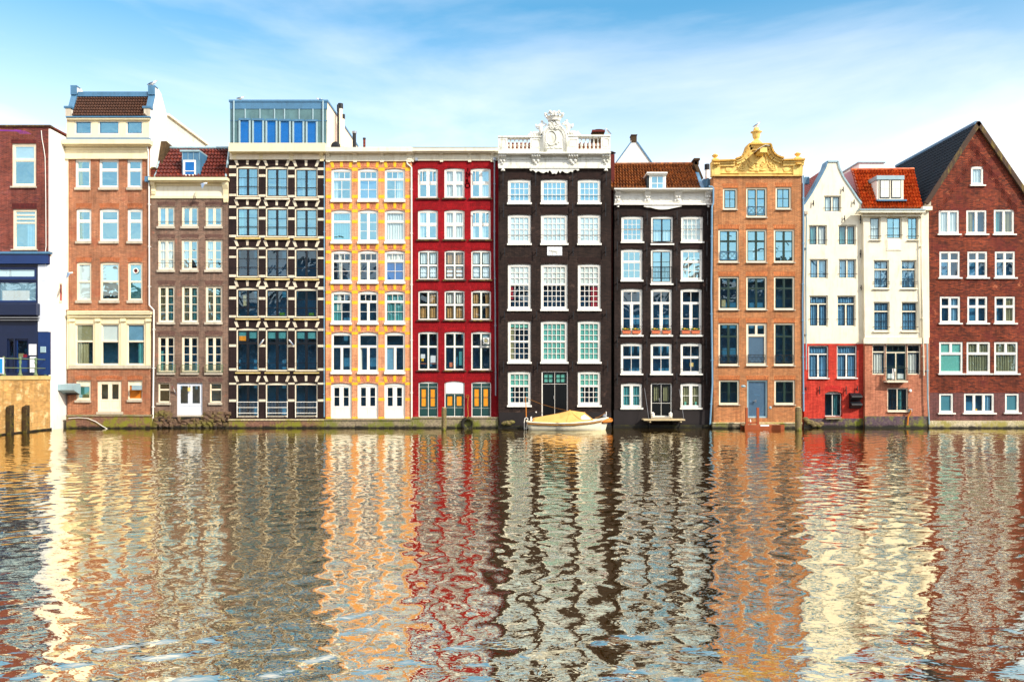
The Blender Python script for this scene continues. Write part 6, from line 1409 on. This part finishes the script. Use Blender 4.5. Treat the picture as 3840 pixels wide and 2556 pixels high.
# ================================================================== GULLS
def gull(px,py,y,label,face=1,pose='stand',s=1.,steep=.25):
    x=wx(px,y); z=wz(py,y); t=thing('gull',label,'gull',(x,y,z),'gulls')
    m=MB(); f=face
    if pose=='stand':
        a=steep
        skin_add(m,[(x,y,z+.17*s),(x+f*.13*s,y,z+.17*s+.13*s*a*2),(x+f*.19*s,y,z+(.22+.26*a)*s),(x+f*.2*s,y,z+(.29+.26*a)*s),(x-f*.16*s,y,z+(.17-.26*a)*s),(x-f*.3*s,y,z+(.15-.4*a)*s)],[(0,1),(1,2),(2,3),(0,4),(4,5)],[.1*s,.09*s,.05*s,.055*s,.06*s,.015*s],'gull_white'); m.build('body',t,smooth=True)
        m=MB(); 
        for sd in (-1,1): skin_add(m,[(x+f*.1*s,y+sd*.075*s,z+(.2+.2*a)*s),(x-f*.08*s,y+sd*.085*s,z+(.2-.1*a)*s),(x-f*.34*s,y+sd*.03*s,z+(.2-.45*a)*s)],[(0,1),(1,2)],[.04*s,.055*s,.012*s],'gull_grey')
        m.build('wing',t,smooth=True)
        m=MB(); m.tube([(x+f*.24*s,y,z+(.29+.26*a)*s),(x+f*.32*s,y,z+(.27+.26*a)*s)],[.02*s,.006],'beak',6); m.build('beak',t)
        m=MB(); 
        for sd in (-1,1): m.tube([(x,y+sd*.03,z),(x,y+sd*.03,z+.12*s)],.01,'beak',5)
        m.build('leg',t)
    else:
        skin_add(m,[(x,y,z),(x+f*.16,y-.02,z+.03),(x+f*.24,y-.03,z+.05),(x-f*.2,y+.02,z-.06)],[(0,1),(1,2),(0,3)],[.08,.06,.05,.03],'gull_white'); m.build('body',t,smooth=True)
        for (dx,dz,sd) in ((.1,-.42,-1),(-.4,.12,1)):
            m=MB(); m.add([(x+f*.1,y+sd*.05,z+.04),(x-f*.1,y+sd*.05,z+.02),(x+f*(dx*.6-.12),y+sd*.25,z+dz*.5),(x+f*(dx*.6+.06),y+sd*.25,z+dz*.5+.05),(x+f*dx,y+sd*.5,z+dz)],[(0,1,2,3),(3,2,4)],'gull_white')
            m.add([(x+f*.1,y+sd*.05,z+.055),(x-f*.1,y+sd*.05,z+.035),(x+f*(dx*.6-.12),y+sd*.25,z+dz*.5+.015),(x+f*(dx*.6+.06),y+sd*.25,z+dz*.5+.065),(x+f*dx,y+sd*.5,z+dz+.004)],[(0,1,2,3),(3,2,4)],'gull_grey'); m.build('wing',t,norm=False)
        m=MB(); m.tube([(x+f*.28,y-.03,z+.05),(x+f*.35,y-.03,z+.04)],[.018,.005],'beak',6); m.build('beak',t)
gull(572,323.5,.7,'white gull standing on the blue chimney cap of the leftmost tiled roof',1)
gull(902,377,4,'white gull sitting low on the zinc penthouse roof',1,s=.85,steep=.1)
gull(1201,384,4,'pale gull crouched at the right end of the zinc penthouse roof',-1,s=.9,steep=.1)
gull(982,1289,-.13,'white gull perched between the left and middle windows of the banded black house',1,s=.6,steep=.8)
gull(1091,1290,-.13,'white gull perched between the middle and right windows of the banded black house',-1,s=.6,steep=.8)
gull(2280,499,-.15,'white gull standing on the right corner of the white balustrade',-1,s=.62,steep=.7)
gull(2838,476,-.15,'blue grey winged gull leaning on top of the ochre urn',1,s=.75,steep=.45)
gull(764,690,-.8,'white gull flying past the cream entablature',1,'fly')
gull(260,1025,-1.5,'white gull flying beside the white side wall',1,'fly')

# ================================================================== GROUND, WATER, FAR BANK
def sheet(name,x0,x1,y0,y1,z,mat,z0=None):
    m=MB()
    if z0 is None: m.add([(x0,y0,z),(x1,y0,z),(x1,y1,z),(x0,y1,z)],[(0,1,2,3)],mat)
    else: m.box(x0,x1,y0,y1,z0,z,mat)
    m.build(name,None,loc=(0,0,0),kind='structure',norm=z0 is not None)
sheet('ground',-900,900,4,1600,.9,'street'); 
sheet('street',-300,300,-300,-52.2,1.75,'street',-1)
for i,(x0,w,ht) in enumerate([(-92,13,17),(-78.5,10,19),(-68,9,16),(-58.5,12,18.5),(-46,9,17.5),(-36.5,11,20),(-25,9,17.),(-15.5,10,19.5),(-5,9,18),(4.5,11,20.5),(16,9,17.5),(25.5,10,19),(36,12,18),(48.5,10,20),(59,11,17),(70.5,10,19)]):
    plain_house('brick_house','tall brown house number %d along the near bank, behind the camera and seen only mirrored in panes'%(i+1) if 0 else ['narrow dark house','wide dark house','dark gabled house','grey dark house'][i%4]+' on the near bank behind the viewer, %s from the left'%['first','second','third','fourth','fifth','sixth','seventh','eighth','ninth','tenth','eleventh','twelfth','thirteenth','fourteenth','fifteenth','sixteenth'][i],
        x0,x0+w,-74,ht-3,'brick_far' if i%2 else 'brick_far_grey',side=-1,depth=10,z0=1.7,rows=4,cols=3,gable=(i%3!=1))
# water: real ripples
rg=np.random.default_rng(11)
def axis(segs):
    out=[]
    for a,b,d in segs: out+=list(np.arange(a,b,d))
    return np.array(out+[segs[-1][1]])
ys=axis([(-52.3,-44,.5),(-44,-34,.05),(-34,-20,.075),(-20,-2,.12),(-2,4,.5)])
xs=axis([(-150,-60,6),(-60,-34,1.),(-34,-13,.12),(-13,13,.06),(13,34,.12),(34,60,1.),(60,150,6)])
Xg,Yg=np.meshgrid(xs,ys); Hg=np.zeros_like(Xg)
def nz(freq,seed):
    r=np.random.default_rng(seed); t=np.zeros_like(Xg)
    return r
wl=np.concatenate([rg.uniform(.24,.8,54),rg.uniform(.8,1.8,26),rg.uniform(1.8,4.5,12)])
for L_ in wl:
    th=rg.normal(math.pi/2,.75); k=2*math.pi/L_
    slope=WAVE_S if L_<.8 else (WAVE_M if L_<1.8 else WAVE_L)
    amp=slope/k*rg.uniform(.6,1.4)
    ph=k*(Xg*math.cos(th)+Yg*math.sin(th))+rg.uniform(0,6.28)+.9*np.sin(Xg*.21*rg.uniform(.5,1.5)+Yg*.27*rg.uniform(.5,1.5)+rg.uniform(0,6))
    env=.6+.4*np.sin(Xg*rg.uniform(.1,.5)+Yg*rg.uniform(.1,.5)+rg.uniform(0,6))
    res=np.where(np.abs(Xg)>34,0,1)*np.where(Yg>-2,.25,1)
    Hg+=amp*env*np.sin(ph)*res
# the water lies calmer close to the houses, livelier towards the open canal
calm=np.interp(Yg,[-44,-36,-20,-6,0],[.38,.48,.66,.62,.38])
Hg*=calm
Hg*=1+.32*np.sin(Xg*.19+Yg*.11+1.)*np.sin(Yg*.31-Xg*.07+2.)+.18*np.sin(Xg*.47-Yg*.4)
ny,nx=Xg.shape
co=np.stack([Xg,Yg,Hg],-1).reshape(-1,3)
idx=np.arange(ny*nx).reshape(ny,nx)
quads=np.stack([idx[:-1,:-1],idx[:-1,1:],idx[1:,1:],idx[1:,:-1]],-1).reshape(-1,4)
me=bpy.data.meshes.new('water'); me.vertices.add(len(co)); me.vertices.foreach_set('co',co.ravel().astype(np.float32))
me.loops.add(quads.size); me.loops.foreach_set('vertex_index',quads.ravel().astype(np.int32))
me.polygons.add(len(quads)); me.polygons.foreach_set('loop_start',np.arange(0,quads.size,4,dtype=np.int32)); me.polygons.foreach_set('loop_total',np.full(len(quads),4,dtype=np.int32))
me.polygons.foreach_set('use_smooth',[True]*len(quads)); me.update(calc_edges=True); me.validate()
t=NT('water'); cd=t.coord()
mp=t.n('ShaderNodeMapping'); mp.inputs['Scale'].default_value=(1,1.7,1); t.l(cd,mp.inputs[0])
n1=t.noise(mp.outputs[0],4.5,2,.5,.6); n2=t.noise(mp.outputs[0],12,2,.5)
hh_=t.math('ADD',t.math('MULTIPLY',n1,1.),t.math('MULTIPLY',n2,.1))
b=t.n('ShaderNodeBump'); b.inputs['Strength'].default_value=1.; b.inputs['Distance'].default_value=WBUMP; t.l(hh_,b.inputs['Height'])
df=t.n('ShaderNodeBsdfDiffuse'); df.inputs[0].default_value=(.065,.037,.009,1)
gl=t.n('ShaderNodeBsdfGlossy'); gl.inputs['Color'].default_value=(1,.94,.76,1); gl.inputs['Roughness'].default_value=.01; t.l(b.outputs[0],gl.inputs['Normal'])
fr=t.n('ShaderNodeFresnel'); fr.inputs[0].default_value=WIOR; t.l(b.outputs[0],fr.inputs['Normal'])
mx=t.n('ShaderNodeMixShader'); t.l(t.math('ADD',t.math('MULTIPLY',fr.outputs[0],1-WMIN),WMIN),mx.inputs[0]); t.l(df.outputs[0],mx.inputs[1]); t.l(gl.outputs[0],mx.inputs[2]); t.l(mx.outputs[0],t.out.inputs[0])
me.materials.append(t.m); o=bpy.data.objects.new('water',me); COL.objects.link(o); o['kind']='structure'

# ================================================================== SKY, SUN, CAMERA
AZ,EL=math.radians(50),math.radians(36)
sd=Vector((math.sin(AZ)*math.cos(EL),-math.cos(AZ)*math.cos(EL),math.sin(EL)))
L_=bpy.data.lights.new('sun','SUN'); L_.energy=4.; L_.angle=math.radians(.55); L_.color=(1,.92,.78)
lo=bpy.data.objects.new('sun',L_); COL.objects.link(lo); lo.rotation_euler=sd.to_track_quat('Z','Y').to_euler(); lo.location=(30,-40,60)
w=bpy.data.worlds.new('World'); scene.world=w; w.use_nodes=True; T=w.node_tree; T.nodes.clear()
def wn(t_,**k):
    n=T.nodes.new(t_)
    for a,b_ in k.items(): setattr(n,a,b_)
    return n
sky=wn('ShaderNodeTexSky',sky_type='NISHITA'); sky.sun_disc=False; sky.sun_elevation=EL; sky.sun_rotation=math.atan2(sd.x,sd.y); sky.air_density=1.; sky.dust_density=.6; sky.ozone_density=2.
hs=wn('ShaderNodeHueSaturation'); hs.inputs['Saturation'].default_value=SKYSAT; hs.inputs['Hue'].default_value=SKYHUE; hs.inputs['Value'].default_value=SKYVAL
T.links.new(sky.outputs[0],hs.inputs['Color'])
tc=wn('ShaderNodeTexCoord'); mp=wn('ShaderNodeMapping'); mp.inputs['Scale'].default_value=(1.3,1.3,4.2); mp.inputs['Rotation'].default_value=(0,math.radians(14),.3); mp.inputs['Location'].default_value=CLOUDLOC
T.links.new(tc.outputs['Generated'],mp.inputs[0])
no=wn('ShaderNodeTexNoise'); no.inputs['Scale'].default_value=1.7; no.inputs['Detail'].default_value=7; no.inputs['Roughness'].default_value=.55; no.inputs['Distortion'].default_value=.35; T.links.new(mp.outputs[0],no.inputs['Vector'])
rp=wn('ShaderNodeValToRGB'); rp.color_ramp.elements[0].position=.40; rp.color_ramp.elements[1].position=.72; T.links.new(no.outputs['Fac'],rp.inputs[0])
sx=wn('ShaderNodeSeparateXYZ'); T.links.new(tc.outputs['Generated'],sx.inputs[0])
hz=wn('ShaderNodeMapRange',interpolation_type='SMOOTHSTEP'); hz.inputs[1].default_value=.0; hz.inputs[2].default_value=.46; hz.inputs[3].default_value=1; hz.inputs[4].default_value=0; T.links.new(sx.outputs[2],hz.inputs[0])
hm=wn('ShaderNodeMath',operation='MULTIPLY'); T.links.new(hz.outputs[0],hm.inputs[0]); hm.inputs[1].default_value=.92
ad=wn('ShaderNodeMath',operation='ADD'); ad.use_clamp=True
cl_=wn('ShaderNodeMath',operation='MULTIPLY'); T.links.new(rp.outputs[0],cl_.inputs[0]); cl_.inputs[1].default_value=CLOUDAMT
hv=wn('ShaderNodeMapRange',interpolation_type='SMOOTHSTEP'); hv.inputs[1].default_value=.41; hv.inputs[2].default_value=.54; hv.inputs[4].default_value=.75; T.links.new(sx.outputs[2],hv.inputs[0])
hx=wn('ShaderNodeMath',operation='ADD'); T.links.new(hm.outputs[0],hx.inputs[0]); T.links.new(hv.outputs[0],hx.inputs[1])
T.links.new(hx.outputs[0],ad.inputs[0]); T.links.new(cl_.outputs[0],ad.inputs[1])
mx=wn('ShaderNodeMix',data_type='RGBA'); T.links.new(ad.outputs[0],mx.inputs[0]); T.links.new(hs.outputs[0],mx.inputs[6]); mx.inputs[7].default_value=CLOUDCOL
bg=wn('ShaderNodeBackground'); bg.inputs[1].default_value=.1; T.links.new(mx.outputs[2],bg.inputs[0]); out=wn('ShaderNodeOutputWorld'); T.links.new(bg.outputs[0],out.inputs[0])
cam=bpy.data.cameras.new('camera'); cam.sensor_width=36; cam.lens=F/3840*36; cam.shift_y=(HY-1278)/3840; cam.clip_end=4000; cam.clip_start=.1
c=bpy.data.objects.new('camera',cam); COL.objects.link(c); c.location=(0,-D,CZ); c.rotation_euler=(math.pi/2,0,0); scene.camera=c
vs_=scene.view_settings; vs_.view_transform='Standard'; vs_.look='None'; vs_.gamma=1; vs_.exposure=EXPO
scene.cycles.max_bounces=8; scene.cycles.transparent_max_bounces=10; scene.cycles.glossy_bounces=4; scene.cycles.diffuse_bounces=3; scene.cycles.use_denoising=True
scene.cycles.caustics_reflective=False; scene.cycles.caustics_refractive=False; scene.cycles.sample_clamp_indirect=6
for o in bpy.data.objects:
    if '_o' in o: del o['_o']
